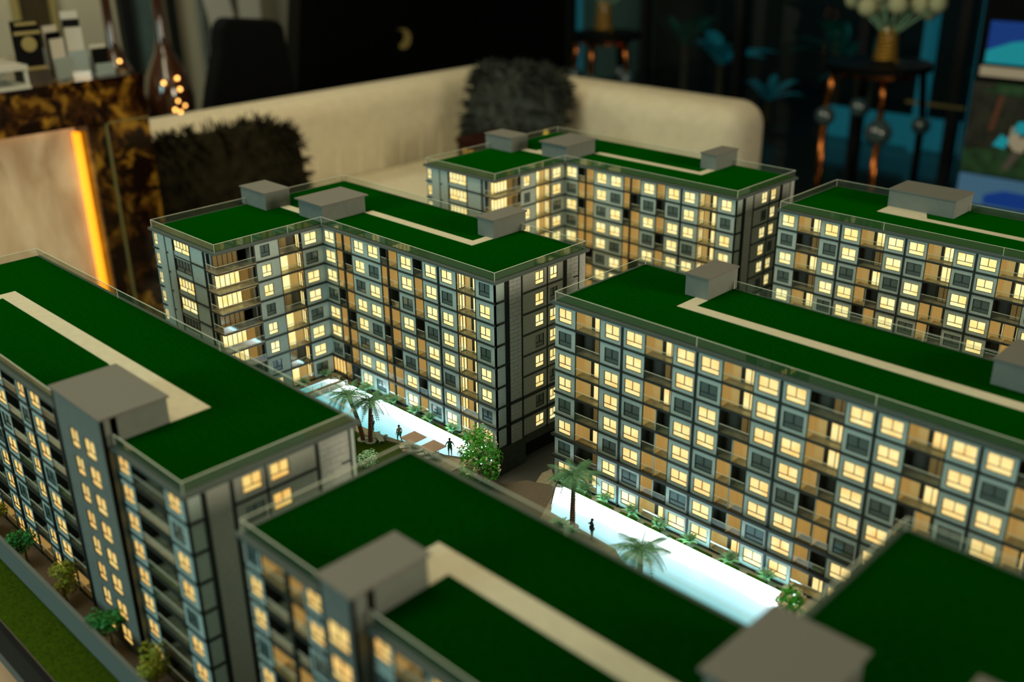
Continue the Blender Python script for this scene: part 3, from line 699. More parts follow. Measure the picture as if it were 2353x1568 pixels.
# ------------------------------------------------------------------ model ground
def ground():
    root = thing('model_base', 'dark baseboard of the scale model carrying streets, gardens and pools', 'model base')
    MB().box((-1.62, .2365, -.075), (.12, 1.70, -.0400)).build('base_board', 'asphalt', root)
    PX0 = -.8519
    def pave(pts, mt): MB().prism(pts, -.0398, -.0004).build('pavement', mt, root)
    pave([(-1.60, .2370), (.10, .2370), (.10, .3160), (-1.60, .3160)], 'brown_paving')
    pave([(-1.60, .3162), (-1.3712, .3162), (-1.3712, .4873), (-1.60, .4873)], 'brown_paving')
    pave([(-.6846, .3162), (-.6050, .3162), (-.6050, .4873), (-.6846, .4873)], 'brown_paving')
    pave([(-1.60, .4875), (-.605, .4875), (-.605, .700), (-.700, .7450), (-.733, .8140), (-.745, .8148), (-.762, .8068), (-.774, .8030), (-.789, .7760), (-.8420, .7750), (PX0, .800), (PX0, .8284),
          (-1.2080, .8284), (-1.2080, .6549), (-1.3809, .6549), (-1.3809, 1.0), (-1.60, 1.0)], 'brown_paving')
    pave([(-.6048, .4842), (-.2484, .4842), (-.2484, .6604), (.10, .6604), (.10, .8329), (-.7546, .8329), (-.7700, .8440), (-.7720, .8290), (-.7622, .8072), (-.7452, .8152), (-.733, .8142), (-.700, .7450), (-.6048, .700)], 'deck')
    pave([(-1.60, 1.0012), (PX0, 1.0012), (PX0, 1.345), (-1.1970, 1.345), (-1.1970, 1.1720), (-1.3704, 1.1720), (-1.3704, 1.345), (-1.60, 1.345)], 'deck')
    pave([(-.755, 1.0038), (.10, 1.0038), (.10, 1.3395), (-.755, 1.3395)], 'deck')
    # street wall and verge along the lower left
    MB().box((-1.60, .2790, -.0004), (.10, .2830, .0330)).build('boundary_wall', 'wall_grey', root)
    MB().box((-1.60, .2380, -.0004), (.10, .2788, .0012)).build('verge_lawn', 'olive_lawn', root)
    MB().box((-1.60, .2310, -.0420), (.10, .2364, -.0002)).build('base_edge', 'black', root)
    # lawns
    MB().prism([(-1.150, .560), (-.860, .560), (-.860, .740), (-.905, .742), (-.930, .7425), (-.960, .7510), (-1.003, .7360), (-1.06, .728), (-1.150, .735)], -.0004, .0006).build('garden_lawn', 'olive_lawn', root)
    MB().prism([(-.845, .748), (-.790, .748), (-.790, .766), (-.815, .772), (-.845, .770)], -.0004, .0006).build('garden_lawn', 'olive_lawn', root)
    # pool-side deck boards
    pts = [(-1.150, .737), (-1.06, .730), (-1.003, .738), (-.960, .7535), (-.930, .745), (-.880, .745), (-.860, .756), (-.86, .778), (-.896, .7760), (-.937, .7730), (-.959, .7640), (-.977, .7580), (-1.013, .7500), (-1.06, .7440), (-1.150, .7500)]
    for k in range(14):      # paving slabs along the near side of the first pool
        a = -1.150+k*.0210; b = a+.0206
        def near(x): return (.7360 if x < -1.10 else .730+(x+1.06)*.14) if x < -1.003 else (.738+(x+1.003)*.36 if x < -.960 else .7445)
        def far(x): return (.7500 if x < -1.06 else .7465+(x+1.06)*.09) if x < -1.0 else (.752+(x+1.0)*.20 if x < -.959 else .7600+(x+.959)*.22)
        MB().prism([(a, near(a)), (b, near(b)), (b, far(b)), (a, far(a))], -.0004, .0008).build('paving_slab', 'deck', root)
    # garden strips before the two long fronts
    def strip(x0, x1, y0, y1):
        MB().box((x0, y0, -.0004), (x1, y0+.0008, .0012)).build('pool_kerb', 'white', root)
        n = int((x1-x0)/.034)
        for k in range(n):
            a = x0+k*(x1-x0)/n; MB().box((a+.002, y0+.0012, -.0004), (a+(x1-x0)/n-.009, y0+.0055, .0016)).build('planting_bed', 'olive_lawn', root)
    for (x0, x1, y) in ((-1.150, -.885, .8150), (-.728, -.418, .8186)):
        MB().box((x0, y, .0006), (x1, y+.0014, .0018)).build('added_facade_glow', 'facade_glow_cyan', root)  # glowing strips added along the kerb to light the facades
    strip(-1.196, -.860, .8165, .828); strip(-.748, -.40, .8205, .832)
    MB().prism([(-1.2060, .7450), (-1.1960, .7450), (-1.1960, .8170), (-1.1860, .8170), (-1.1860, .8290), (-1.2060, .8290)], -.0004, .0012).build('planting_bed', 'deck', root)
    return root
base = ground()
# pools
def pool(label, poly, z=.0004):
    o = MB().prism(poly, -.0003, z).mesh('swimming_pool', 'pool_water')
    # recentre so generated coordinates run across the pool
    return tag(put('swimming_pool', o), label, 'swimming pool')
pool('glowing pool with two palms at its edge, before the L-shaped block', [(-1.1600, .7520), (-1.06, .7445), (-1.013, .7505), (-.977, .7575), (-.959, .7640), (-.937, .7690), (-.896, .7755), (-.878, .7850), (-.868, .8000), (-.880, .8160), (-1.1500, .8160), (-1.1640, .8060)])
pool('small white curved pool beyond the wooden footbridge', [(-1.1770, .7550), (-1.1690, .8080), (-1.1720, .8160), (-1.1830, .8160), (-1.1940, .8080), (-1.1990, .7800), (-1.1960, .7550)])
pool('long straight glowing pool on the right of the asphalt lane', [(-.7330, .8150), (-.7280, .8200), (-.4160, .8200), (-.4160, .7280), (-.5400, .7280), (-.600, .7640), (-.7030, .7700)])
b = thing('footbridge', 'small wooden footbridge with glass rails crossing the pool end', 'footbridge', (-1.166, .783, 0))
for k in range(9): MB().box((-.011, -.0330+k*.0073, .0004), (.009, -.0330+k*.0073+.0069, .0020)).build('plank', 'wood_deck', b)
for x in (-.0105, .0085):
    m = MB().box((x, -.033, .002), (x+.0004, .0325, .0085)).box((x-.0001, -.033, .0085), (x+.0005, .0325, .0090), 1)
    for k in range(5): m.box((x-.0002, -.033+k*.0162, .002), (x+.0006, -.0322+k*.0162, .0085), 1)
    m.build('railing', ['balustrade', 'acrylic_edge'], b)
t = thing('glass_screen', 'slanting glass screen at the left end of the straight pool', 'glass screen', (-.7180, .7930, .0004))
MB().prism([(-.0150, .0220), (-.0160, .0220), (.0150, -.0230), (.0160, -.0230)], 0, .010).build('glass_sheet', 'balustrade', t)
MB().prism([(-.0148, .0221), (-.0162, .0221), (.0148, -.0231), (.0162, -.0231)], .010, .0106).build('top_rail', 'trim', t)

# ------------------------------------------------------------------ planting
def frond_mesh(Lg, drop, name='frond', nl=16, wl=.25, mt='palm_leaf', thick=.0006):
    def f():
        m = MB(); pts = []
        for j in range(nl+1):
            t = j/nl; a = t*1.9*drop
            x = Lg*(t-.18*t*t*drop); z = Lg*(.42*t-.95*drop*t*t)
            pts.append(Vector((x, 0, z)))
        for j in range(nl):
            p, q = pts[j], pts[j+1]; r = thick*(1-.7*j/nl)
            m.tube(p, q, r, r*.9, 3)
            if j < 1: continue
            ll = Lg*wl*(math.sin(PI*min(1, .18+.8*j/nl)))
            for s in (-1, 1):
                d = (q-p).normalized(); tip = p+Vector((d.x*ll*.75, s*ll*.75, d.z*ll*.6-ll*.30))
                w_ = d*(Lg/nl*.38)
                m.quad(p-w_, p+w_, tip+w_*.15, tip-w_*.15)
        return m.mesh(name, mt)
    return cached(('frond', Lg, drop, mt, nl), f)
def palm(label, x, y, h, lean, Lg, az0=0):
    root = thing('palm_tree', label, 'palm tree', (x, y, .0008), group=None)
    top = Vector((lean[0], lean[1], h)); n = 22; m = MB()
    for j in range(n):
        t0 = j/n; t1 = (j+1)/n
        p = Vector((lean[0]*t0**1.4, lean[1]*t0**1.4, h*t0)); q = Vector((lean[0]*t1**1.4, lean[1]*t1**1.4, h*t1))
        r = .0031*(1-.25*t0); m.tube(p, q, r*1.18, r*.80, 7)
    m.build('trunk', 'trunk', root)
    MB().lathe([(.0075, -.0004), (.0078, .0012), (.0070, .0012), (.0068, .0003)], 20).build('planter_ring', 'white', root)
    for k in range(26):
        ring = k % 3; dr = (.35, .75, 1.15)[ring]
        o = put('frond', frond_mesh(Lg*(1, .97, .9)[ring], dr), root, tuple(top), (0, random.uniform(-.12, .12), az0+k*2.399))
    m = MB()
    for k in range(9):
        a = k*2.4; m.tube(top, top+Vector((math.cos(a)*.003, math.sin(a)*.003, -.004)), .0012, .0006, 5)
    m.build('crown_shaft', 'trunk', root)
palm('taller palm leaning left at the pool edge, left of its twin', -1.0050, .7260, .0720, (-.004, -.016), 0.0359, .3)
palm('shorter upright palm at the pool edge, right of the leaning palm', -.9935, .7300, .0600, (.0008, .004), 0.0346, 1.1)
palm('palm with blurred crown by the left end of the straight pool', -.6620, .7620, .0700, (.0005, .001), 0.0359, .7)
palm('palm whose crown alone shows above the near roof, over the straight pool', -.5400, .7310, .0420, (-.002, .002), 0.0386, .2)
palm('palm in the courtyard before the farthest block, between two buildings', -.9300, 1.3050, .0600, (0, .001), 0.0372, .2)

def fern_mesh():
    def f():
        m = MB(); rr = random.Random(3)
        for k in range(34):
            a = k*2.399; el = rr.uniform(.5, 1.35); L_ = rr.uniform(.0075, .0115)
            d = Vector((math.cos(a)*math.cos(el), math.sin(a)*math.cos(el), math.sin(el))); s = Vector((-math.sin(a), math.cos(a), 0))
            p = Vector((0, 0, .002)); pr = p; nn = 6
            for j in range(nn):
                t = (j+1)/nn; q = p+d*(L_*t)+Vector((0, 0, -L_*.42*t*t)); wd = .0011*math.sin(PI*min(.97, .25+t*.72))
                m.quad(pr-s*wd, pr+s*wd, q+s*wd*.8, q-s*wd*.8)
                tip = q+s*(.0022*(1-t*.6)); m.quad(pr, q, tip, tip); tip = q-s*(.0022*(1-t*.6)); m.quad(pr, q, tip, tip); pr = q
        return m.mesh('foliage', 'bush_leaf')
    return cached('fern', f)
def fern(x, y, s, label, group, z=.0014):
    root = thing('garden_fern', label, 'shrub', (x, y, z), random.uniform(0, 6), group)
    s *= 1.75; put('foliage', fern_mesh(), root).scale = (s, s, s)
    o = put('stem', cached('fstem', lambda: MB().tube((0, 0, -.0004), (0, 0, .004), .0007, .0005, 6).mesh('stem', 'bark')), root)
where = ['nearest the inner corner', 'second from the inner corner', 'third from the inner corner', 'fourth from the inner corner', 'left of the blossoming tree', 'behind the blossoming tree']
g1 = 'ferns along the L-shaped block'
for (x, y), wd in zip([(-1.1180, .8200), (-1.0550, .8205), (-1.0080, .8205), (-.9760, .8205), (-.9300, .8200), (-.9010, .8215)], where):
    fern(x, y, 1.0, 'feathery green shrub before the L-shaped block, '+wd, g1)
fern(-1.2010, .7680, .9, 'small green shrub before the wing of the L-shaped block', g1); fern(-1.2005, .8080, .9, 'green shrub in the inner corner of the L-shaped block', g1)
fern(-.8770, .8220, .9, 'green shrub right of the blossoming tree at the end of the block', g1)
g2 = 'ferns along the straight pool'
for i, x in enumerate([-.7350, -.7000, -.6670, -.6270, -.5870, -.5430, -.4900, -.4450]):
    fern(x, .8262, .95, 'feathery shrub between straight pool and long block, '+['at the far left under the palm crown', 'just right of the palm trunk', 'third from the left', 'fourth from the left', 'fifth from the left', 'sixth from the left', 'seventh from the left', 'last before the small blossoming tree'][i], g2)
fern(-.6680, .7480, 1.1, 'low fern at the foot of the palm by the straight pool, left one', g2, .0); fern(-.6510, .7450, 1.0, 'low fern at the foot of the palm by the straight pool, right one', g2, .0)
def leaf_cloud(name, cents, n, ls, mt, parent, seed):
    rr = random.Random(seed); m = MB()
    for i in range(n):
        c, r = cents[i % len(cents)]
        d = Vector((rr.gauss(0, 1), rr.gauss(0, 1), rr.gauss(0, 1))).normalized()*(r*rr.uniform(.35, 1)**.6)
        p = Vector(c)+d; nrm = (d.normalized()+Vector((rr.uniform(-.7, .7), rr.uniform(-.7, .7), rr.uniform(-.2, .9)))).normalized()
        a = nrm.orthogonal().normalized()*ls*rr.uniform(.6, 1.2); b_ = nrm.cross(a).normalized()*ls*rr.uniform(.3, .6)
        m.quad(p-a, p-b_, p+a, p+b_)
    return stuff(m.build(name, mt, parent))
def blossom_tree(label, x, y, h, r, seed, nl=1500, nb=90):
    root = thing('blossoming_tree', label, 'tree', (x, y, .0004)); rr = random.Random(seed)
    m = MB().tube((0, 0, 0), (0, 0, h*.42), .0024, .0016, 7); cents = []
    for k in range(15):
        a = k*2.399; t = k/14; c = Vector((math.cos(a)*r*(.75-.45*t), math.sin(a)*r*(.75-.45*t), h*(.34+.58*t)))
        m.tube((0, 0, h*(.22+.3*t)), c, .0010, .0004, 5); cents.append((c, r*.42))
    m.build('trunk', 'bark', root)
    leaf_cloud('foliage', cents, nl, .0023, 'tree_leaf', root, seed)
    bm_ = MB()
    for i in range(nb):
        c, q = cents[rr.randrange(len(cents))]; d = Vector((rr.gauss(0, 1), rr.gauss(0, 1), rr.gauss(0, 1))).normalized()*q
        for j in range(3): bm_.ball(tuple(c+d+Vector((rr.uniform(-1, 1), rr.uniform(-1, 1), rr.uniform(-1, 1)))*.0016), .0013, 5, 4)
    stuff(bm_.build('blossom', 'blossom', root))
    for i in range(7):
        c, q = cents[(i*2+1) % len(cents)]; MB().ball(tuple(c*.8+Vector((0, 0, .004))), .0011, 8, 6).build('light_bulb', 'bulb', root)
blossom_tree('green tree with cream blossoms and white lights at the pool end', -.8120, .7580, .070, .0290, 4, 1900, 120)
blossom_tree('small blossoming tree at the right end of the straight pool', -.4000, .7950, .030, .0150, 9, 800, 70)
def lump_tree(label, x, y, h, r, mt, seed, cat='tree', name='street_tree'):
    root = thing(name, label, cat, (x, y, 0)); rr = random.Random(seed)
    MB().tube((0, 0, -.0004), (0, 0, h*.5), .0018, .0012, 6).build('trunk', 'bark', root)
    cents = [(Vector((rr.uniform(-.6, .6)*r, rr.uniform(-.6, .6)*r, h*.45+rr.uniform(0, .5)*h)), r*.55) for k in range(9)]
    leaf_cloud('foliage', cents, 900, .0022, mt, root, seed)
for i, (u_, hh, r_, mt, wd) in enumerate([(-1.140, .040, .014, 'street_leaf', 'yellowish model tree at the left picture edge behind the white street wall'), (-1.055, .038, .014, 'street_leaf_deep', 'dark green model tree, second behind the street wall from the left'),
        (-.9560, .044, .015, 'street_leaf', 'yellow-green model tree in the middle of the row behind the street wall'), (-.8500, .042, .015, 'street_leaf_deep', 'bright green model tree before the stair tower'), (-.7620, .044, .015, 'street_leaf', 'yellow-green model tree lowest in the row, near the corner of the lower left block')]):
    lump_tree(wd, u_, .2980, hh*1.05, r_*1.15, mt, 20+i)
lump_tree('round blue-green shrub on the garden lawn beside the lower left block', -.9500, .6900, .014, .0170, 'bush_leaf', 41, 'shrub', 'garden_shrub')

# ------------------------------------------------------------------ model furniture
def lounger(label, x, y, rz):
    root = thing('pool_lounger', label, 'lounger', (x, y, .0008), rz, 'loungers under the umbrellas')
    MB().box((-.0035, -.010, .0024), (.0035, .004, .0032)).build('seat', 'white', root)
    b = MB().box((-.0035, 0, 0), (.0035, .0075, .0008)).build('backrest', 'white', root, (0, .004, .0026), (.75, 0, 0))
    for sx in (-.003, .003):
        for sy in (-.009, .003): MB().tube((sx, sy, 0), (sx, sy, .0024), .0004, n=5).build('leg', 'white', root)
for i, (x, y) in enumerate([(-.9440, .7520), (-.9250, .7540), (-.9120, .7545), (-.8980, .7560)]):
    lounger('tiny white pool lounger '+['left of the umbrella base', 'between the two umbrellas', 'under the right umbrella', 'right of the right umbrella'][i], x, y, -.5)
lounger('tiny white lounger at the foot of the upright palm', -.9880, .7410, 1.2)
tag(MB().lathe([(.0028, 0), (.0032, .003), (.0026, .0062)], 14).build('planter_pot', 'end_wall', None, (-.9830, .7480, .0008)), 'small grey round stool beside the palm lounger', 'stool')
def umbrella(label, x, y, rz, ox=.002, oy=.0135):
    root = thing('pool_umbrella', label, 'umbrella', (x, y, .0008), rz, 'square umbrellas by the pool')
    MB().lathe([(.0045, 0), (.0045, .0012), (.004, .0014)], 18).build('base', 'umbrella', root)
    m = MB().tube((0, 0, .001), (0, 0, .0120), .0005, n=6).tube((0, 0, .0120), (ox, oy, .0170), .0005, n=6); m.build('pole', 'white', root)
    c = MB(); top = (ox, oy, .0178); q = [(ox-.0125, oy-.0125, .0150), (ox+.0125, oy-.0125, .0150), (ox+.0125, oy+.0125, .0150), (ox-.0125, oy+.0125, .0150)]
    for k in range(4):
        c.quad(top, q[k], q[(k+1) % 4], q[(k+1) % 4]); a_, b_ = Vector(q[k]), Vector(q[(k+1) % 4]); d = Vector((0, 0, -.0008)); c.quad(a_, b_, b_+d, a_+d)
    c.build('canopy', 'umbrella', root)
umbrella('brown square pool umbrella, the left one of the pair', -.9410, .7460, 0)
umbrella('brown square pool umbrella, the right one of the pair near the tree', -.9040, .7475, 0)

# ------------------------------------------------------------------ figures (built at 1.75 units tall, scaled down to model size)
def figure(label, x, y, rz, pose, skin, top, bottom, s=.0145):
    root = thing('person', label, 'figure', (x, y, .0008), rz); root.scale = (s, s, s)
    J = {'pel': (0, 0, .95), 'chest': (0, 0, 1.30), 'neck': (0, 0, 1.47), 'head': (0, .01, 1.62), 'htop': (0, .01, 1.72)}
    J.update({'hl': (-.10, 0, .92), 'hr': (.10, 0, .92), 'kl': (-.12, 0, .50), 'kr': (.12, 0, .50), 'al': (-.12, -.02, .07), 'ar': (.12, -.02, .07), 'tl': (-.13, .14, .03), 'tr': (.13, .14, .03),
              'sl': (-.19, 0, 1.40), 'sr': (.19, 0, 1.40), 'el': (-.27, -.02, 1.13), 'er': (.27, -.02, 1.13), 'wl': (-.29, .06, .88), 'wr': (.29, .06, .88), 'gl': (-.29, .09, .78), 'gr': (.29, .09, .78)})
    J.update(pose)
    edges = [('pel', 'chest'), ('chest', 'neck'), ('neck', 'head'), ('head', 'htop'), ('pel', 'hl'), ('hl', 'kl'), ('kl', 'al'), ('al', 'tl'), ('pel', 'hr'), ('hr', 'kr'), ('kr', 'ar'), ('ar', 'tr'),
             ('chest', 'sl'), ('sl', 'el'), ('el', 'wl'), ('wl', 'gl'), ('chest', 'sr'), ('sr', 'er'), ('er', 'wr'), ('wr', 'gr')]
    rad = dict(pel=.13, chest=.15, neck=.055, head=.10, htop=.07, hl=.10, hr=.10, kl=.06, kr=.06, al=.04, ar=.04, tl=.035, tr=.035, sl=.065, sr=.065, el=.045, er=.045, wl=.032, wr=.032, gl=.03, gr=.03)
    def skinned(name, keys, eds, mt, k=1.0, parent=root):
        ks = list(keys); me = bpy.data.meshes.new(name); me.from_pydata([J[a] for a in ks], [(ks.index(a), ks.index(b)) for a, b in eds if a in ks and b in ks], [])
        me.materials.append(MATS[mt]); o = put(name, me, parent); md = o.modifiers.new('skin', 'SKIN'); 
        bpy.context.view_layer.update()
        if not me.skin_vertices: 
            bm = bmesh.new(); bm.from_mesh(me); bm.verts.layers.skin.verify(); bm.to_mesh(me); bm.free()
        sv = me.skin_vertices[0].data
        for i, a in enumerate(ks): sv[i].radius = (rad[a]*k, rad[a]*k); 
        sv[0].use_root = True
        o.modifiers.new('sub', 'SUBSURF').levels = 1; o.modifiers['sub'].render_levels = 1
        return o
    skinned('body', rad.keys(), edges, skin)
    if top: skinned('shirt', ['chest', 'pel', 'neck', 'sl', 'sr', 'el', 'er'], [('pel', 'chest'), ('chest', 'sl'), ('chest', 'sr'), ('sl', 'el'), ('sr', 'er')], top, 1.18)
    if bottom: skinned('trousers', ['pel', 'hl', 'hr', 'kl', 'kr']+(['al', 'ar'] if bottom[1] else []), edges, bottom[0], 1.22)
    hx, hy, hz = J['head']; MB().ball((hx, hy-.02, hz+.05), .115, 10, 8, sz=.95).build('hair', 'hair', root, smooth=True)
figure('tiny dark figure with one arm raised beside the palm trunks', -1.0130, .7500, 2.2, {'el': (-.22, .04, 1.60), 'wl': (-.08, .08, 1.78), 'gl': (-.02, .1, 1.84), 'er': (.32, .1, 1.2), 'wr': (.40, .2, 1.33), 'gr': (.42, .24, 1.4)}, 'skin_dark', None, ('dark_cloth', False))
figure('tiny bare-chested figure in green trousers walking along the pool', -.9640, .7560, 1.4, {'kl': (-.11, .18, .52), 'al': (-.11, .16, .10), 'kr': (.11, .02, .50), 'ar': (.11, -.30, .13), 'tr': (.11, -.22, .04), 'tl': (-.11, .3, .05)}, 'skin', None, ('green_cloth', True))
figure('tiny figure in green shirt and shorts standing near the blossoming tree', -.8870, .7770, .8, {'el': (-.33, 0, 1.15), 'er': (.33, 0, 1.15), 'wl': (-.38, .05, .92), 'wr': (.38, .05, .92), 'gl': (-.38, .07, .82), 'gr': (.38, .07, .82)}, 'skin_dark', 'green_cloth', ('green_cloth', False), .0150)
figure('tiny dark figure standing by the straight pool', -.6310, .7600, 2.6, {'er': (.2, .15, 1.2), 'wr': (.1, .25, 1.38), 'gr': (.06, .28, 1.45)}, 'skin_dark', 'dark_cloth', ('dark_cloth', True), .0150)
figure('tiny seated figure in pale yellow on the garden lawn', -.9580, .6880, .9, {'pel': (0, 0, .42), 'chest': (0, 0, .75), 'neck': (0, 0, .92), 'head': (0, .02, 1.07), 'htop': (0, .02, 1.16), 'hl': (-.1, 0, .40), 'hr': (.1, 0, .40), 'kl': (-.12, .40, .45), 'kr': (.12, .40, .45), 'al': (-.12, .42, .06), 'ar': (.12, .42, .06),
    'tl': (-.12, .55, .03), 'tr': (.12, .55, .03), 'sl': (-.19, 0, .86), 'sr': (.19, 0, .86), 'el': (-.25, .08, .62), 'er': (.25, .08, .62), 'wl': (-.2, .28, .52), 'wr': (.2, .28, .52), 'gl': (-.18, .36, .5), 'gr': (.18, .36, .5)}, 'skin', 'yellow_cloth', ('dark_cloth', True), .0140)

# ------------------------------------------------------------------ display table under the model
FZ = -.85
t = thing('display_table', 'cream display table under the scale model with amber light strip', 'table', (0, 0, FZ))
MB().box((-1.70, .10, .68), (.30, 1.80, .735)).build('tabletop', 'cream', t)
MB().box((-1.60, .20, 0), (.20, 1.70, .68)).build('cabinet', 'cream', t)
MB().box((-1.60, .2400, .7685), (.10, .2460, .7745)).build('light_strip', 'led_amber', t)
MB().box((-1.58, .30, .735), (.08, 1.68, .775)).build('riser', 'black', t)

# ------------------------------------------------------------------ room shell
X0, X1, Y0, Y1, CZ = -6.0, 3.2, -3.2, 6.2, 1.95
struct(MB().box((X0, Y0, FZ-.05), (X1, 8.2, FZ)).build('floor', 'floor_tile'))
struct(MB().box((X0, Y0, CZ), (X1, Y1, CZ+.05)).build('ceiling', 'ceiling'))
struct(MB().box((X0-.1, Y0, FZ), (X0, 8.2, CZ)).build('wall_left', 'wall_cream'))
struct(MB().box((X1, Y0, FZ), (X1+.1, Y1, CZ)).build('wall_right', 'wall_dark'))
struct(MB().box((X0, Y0-.1, FZ), (X1, Y0, CZ)).build('wall_front', 'wall_dark'))
struct(MB().box((-5.999, Y1+1.75, FZ), (X1, Y1+1.85, CZ)).build('wall_back', 'wall_dark'))
win = struct(thing('window_1', '', ''))
for k in ('label', 'category'): del win[k]
xs = [-5.9, -5.48, -4.75, -3.95, -3.05, -2.45, -2.30, -1.2, .2, 1.6, 3.15]
for i in range(len(xs)-1):
    MB().box((xs[i]+.02, Y1, FZ+.02), (xs[i+1]-.02, Y1+.012, CZ)).build('pane', 'window_glass', win)
for x in xs: MB().box((x-.03, Y1-.03, FZ), (x+.03, Y1+.05, CZ)).build('mullion', 'mullion', win)
# teal-lit strips outside the window and the garden beyond
for i, (x, wd, lab) in enumerate([(-5.62, .16, 'teal-lit pillar outside the window, just right of the black cabinet'), (-2.72, .05, 'thin teal-lit post outside the window, left of the picture display'), (-2.40, .03, 'slim teal-lit post outside, nearest the picture display')]):
    tag(MB().box((x-wd/2, Y1+.12, FZ), (x+wd/2, Y1+.22, 1.2)).build('garden_post', 'teal_glow'), lab, 'post')
def broadleaf(label, x, y, h, n, mt, seed, Lf=.8):
    root = thing('garden_plant', label, 'plant', (x, y, FZ), group=None); rr = random.Random(seed)
    MB().tube((0, 0, 0), (0, 0, h*.4), .03, .02, 7).build('stem', 'trunk', root)
    for k in range(n):
        a = k*2.399+seed; m = MB(); L_ = Lf*rr.uniform(.7, 1.1); el = rr.uniform(.5, 1.3); wd0 = L_*.10
        d = Vector((math.cos(a)*math.cos(el), math.sin(a)*math.cos(el), math.sin(el))); s = Vector((-math.sin(a), math.cos(a), .1)); p = Vector((0, 0, h*.35)); pr = None
        for j in range(9):
            t_ = j/8; c = p+d*(L_*t_)+Vector((0, 0, -L_*.45*t_*t_)); wd = wd0*math.sin(PI*(.06+.92*t_))
            cur = (c-s*wd, c+Vector((0, 0, -wd*.35)), c+s*wd)
            if pr: m.quad(pr[0], pr[1], cur[1], cur[0]); m.quad(pr[1], pr[2], cur[2], cur[1])
            pr = cur
        m.build('leaf', mt, root)
for i, (x, y, h, n, mt, lf, lab) in enumerate([(-4.45, 6.75, .9, 8, 'garden_leaf_pale', .6, 'teal-lit broad-leaved plant outside the window, right of the farther table'), (-3.75, 7.25, 1.1, 9, 'garden_leaf', .6, 'green broad-leaved plant outside the window, behind the teal-lit one'),
        (-3.25, 6.75, .9, 8, 'garden_leaf', .55, 'dark green plant outside the window, left of the nearer table'), (-5.1, 7.2, 1.0, 9, 'garden_leaf', .6, 'dark plant outside the window behind the farther table'), (-2.55, 7.2, .9, 8, 'garden_leaf', .55, 'plant outside the window behind the nearer table'), (-3.9, 6.55, .4, 7, 'garden_leaf_pale', .45, 'low teal-lit plant outside, above the sofa end')]):
    broadleaf(lab, x, y, h, n, mt, 3+i, lf)
area('garden_light', (-3.8, 6.6, 1.6), (-3.9, 7.1, -.2), .6, 4, (.15, .8, 1))
tag(MB().box((-3.4, 6.45, FZ), (-2.5, 6.50, -.66)).build('added_teal_panel', 'teal_glow'), 'low added glowing teal panel outside, behind the table legs', 'fence panel')  # glowing panel added for the teal patch between the table legs

# left end of the room
wl = [(2.46, 2.70, 'wall_cream')]
d1 = struct(thing('door_1', '', '', (X0, 2.36, FZ)))
for k in ('label', 'category'): del d1[k]
MB().box((.001, -.10, 0), (.04, .10, 2.1)).build('door_leaf', 'dark_wood', d1); MB().box((.001, .085, 0), (.06, .11, 2.15)).box((.001, -.11, 0), (.06, -.085, 2.15)).build('door_frame', 'gold_paint', d1)
win2 = struct(thing('window_2', '', '', (X0, 3.0, FZ)))
for k in ('label', 'category'): del win2[k]
MB().box((.001, -.14, .1), (.02, .10, 2.3)).build('pane', 'curtain', win2)
for y in (-.145, -.10, .085, .17): MB().box((.0, y-.018, 0), (.06, y+.018, 2.4)).build('mullion', 'mullion', win2)
def curtain(label, y0, y1, mt, x):
    m = MB(); n = 24; pts = []
    for k in range(n+1):
        y = y0+(y1-y0)*k/n; pts.append((x+.025*math.sin(k*1.9), y))
    for k in range(n): a, b_ = pts[k], pts[k+1]; m.quad((*a, FZ+.01), (*b_, FZ+.01), (*b_, 1.9), (*a, 1.9)); m.quad((a[0]-.004, a[1], FZ+.01), (a[0]-.004, a[1], 1.9), (b_[0]-.004, b_[1], 1.9), (b_[0]-.004, b_[1], FZ+.01))
    tag(m.build('curtain', mt, smooth=True), label, 'curtain')
curtain('narrow grey-green curtain at the left wall behind the office chair', 3.30, 3.52, 'curtain_grey', X0+.1)
# papers hung on the wall, above the chair
for i, (y, z0, z1, wd, rx, lab) in enumerate([(3.42, -.28, .35, .17, .18, 'tilted cream paper sheet on the wall left of the black office chair'), (3.62, -.10, .5, .15, 0, 'upright cream paper sheet on the wall above the office chair')]):
    tag(MB().box((0, -wd/2, z0), (.006, wd/2, z1)).build('paper_sheet', 'card', None, (X0+.16, y, 0), (rx, 0, 0)), lab, 'paper')

# reception counter (marble frame, glowing onyx)
t = thing('reception_counter', 'brown marble reception counter with glowing onyx front at the left', 'counter', (-2.65, 1.30, FZ))
def cb(name, y0, y1, z0, z1, x0=-.04, x1=0, mt='marble'): return MB().box((x0, y0, z0), (x1, y1, z1)).build(name, mt, t)
HT = 1.10; cb('top_slab', -2.2, 0, HT-.02, HT, -.60, .004)
cb('front_band', -2.2, -.002, HT-.112, HT-.021); cb('front_slab', -.118, -.002, 0, HT-.115)
cb('reveal', -.166, -.121, 0, HT-.117, -.10, -.012, 'marble'); cb('side_slab', -.003, 0, 0, HT-.02, -.60, -.041)
cb('onyx_panel', -2.2, -.170, 0, HT-.117, -.11, -.085, 'onyx')
cb('gold_joint', -.1205, -.1185, 0, HT-.115, -.03, .001, 'gold_paint'); cb('gold_joint', -.116, -.001, HT-.1155, HT-.1125, -.03, .001, 'gold_paint')
cb('side_light_strip', -.180, -.167, .0, HT-.14, -.084, -.060, 'led_amber'); cb('top_light_strip', -2.2, -.172, HT-.1195, HT-.1175, -.080, -.070, 'led_amber')
cb('back_box', -2.19, -.05, 0, HT-.021, -.58, -.12, 'black')
CT = FZ+HT
def on_counter(name, label, cat, y, x, parts, rz=0):
    r = thing(name, label, cat, (x, y, CT), rz)
    for nm, mb, mt in parts: mb.build(nm, mt, r)
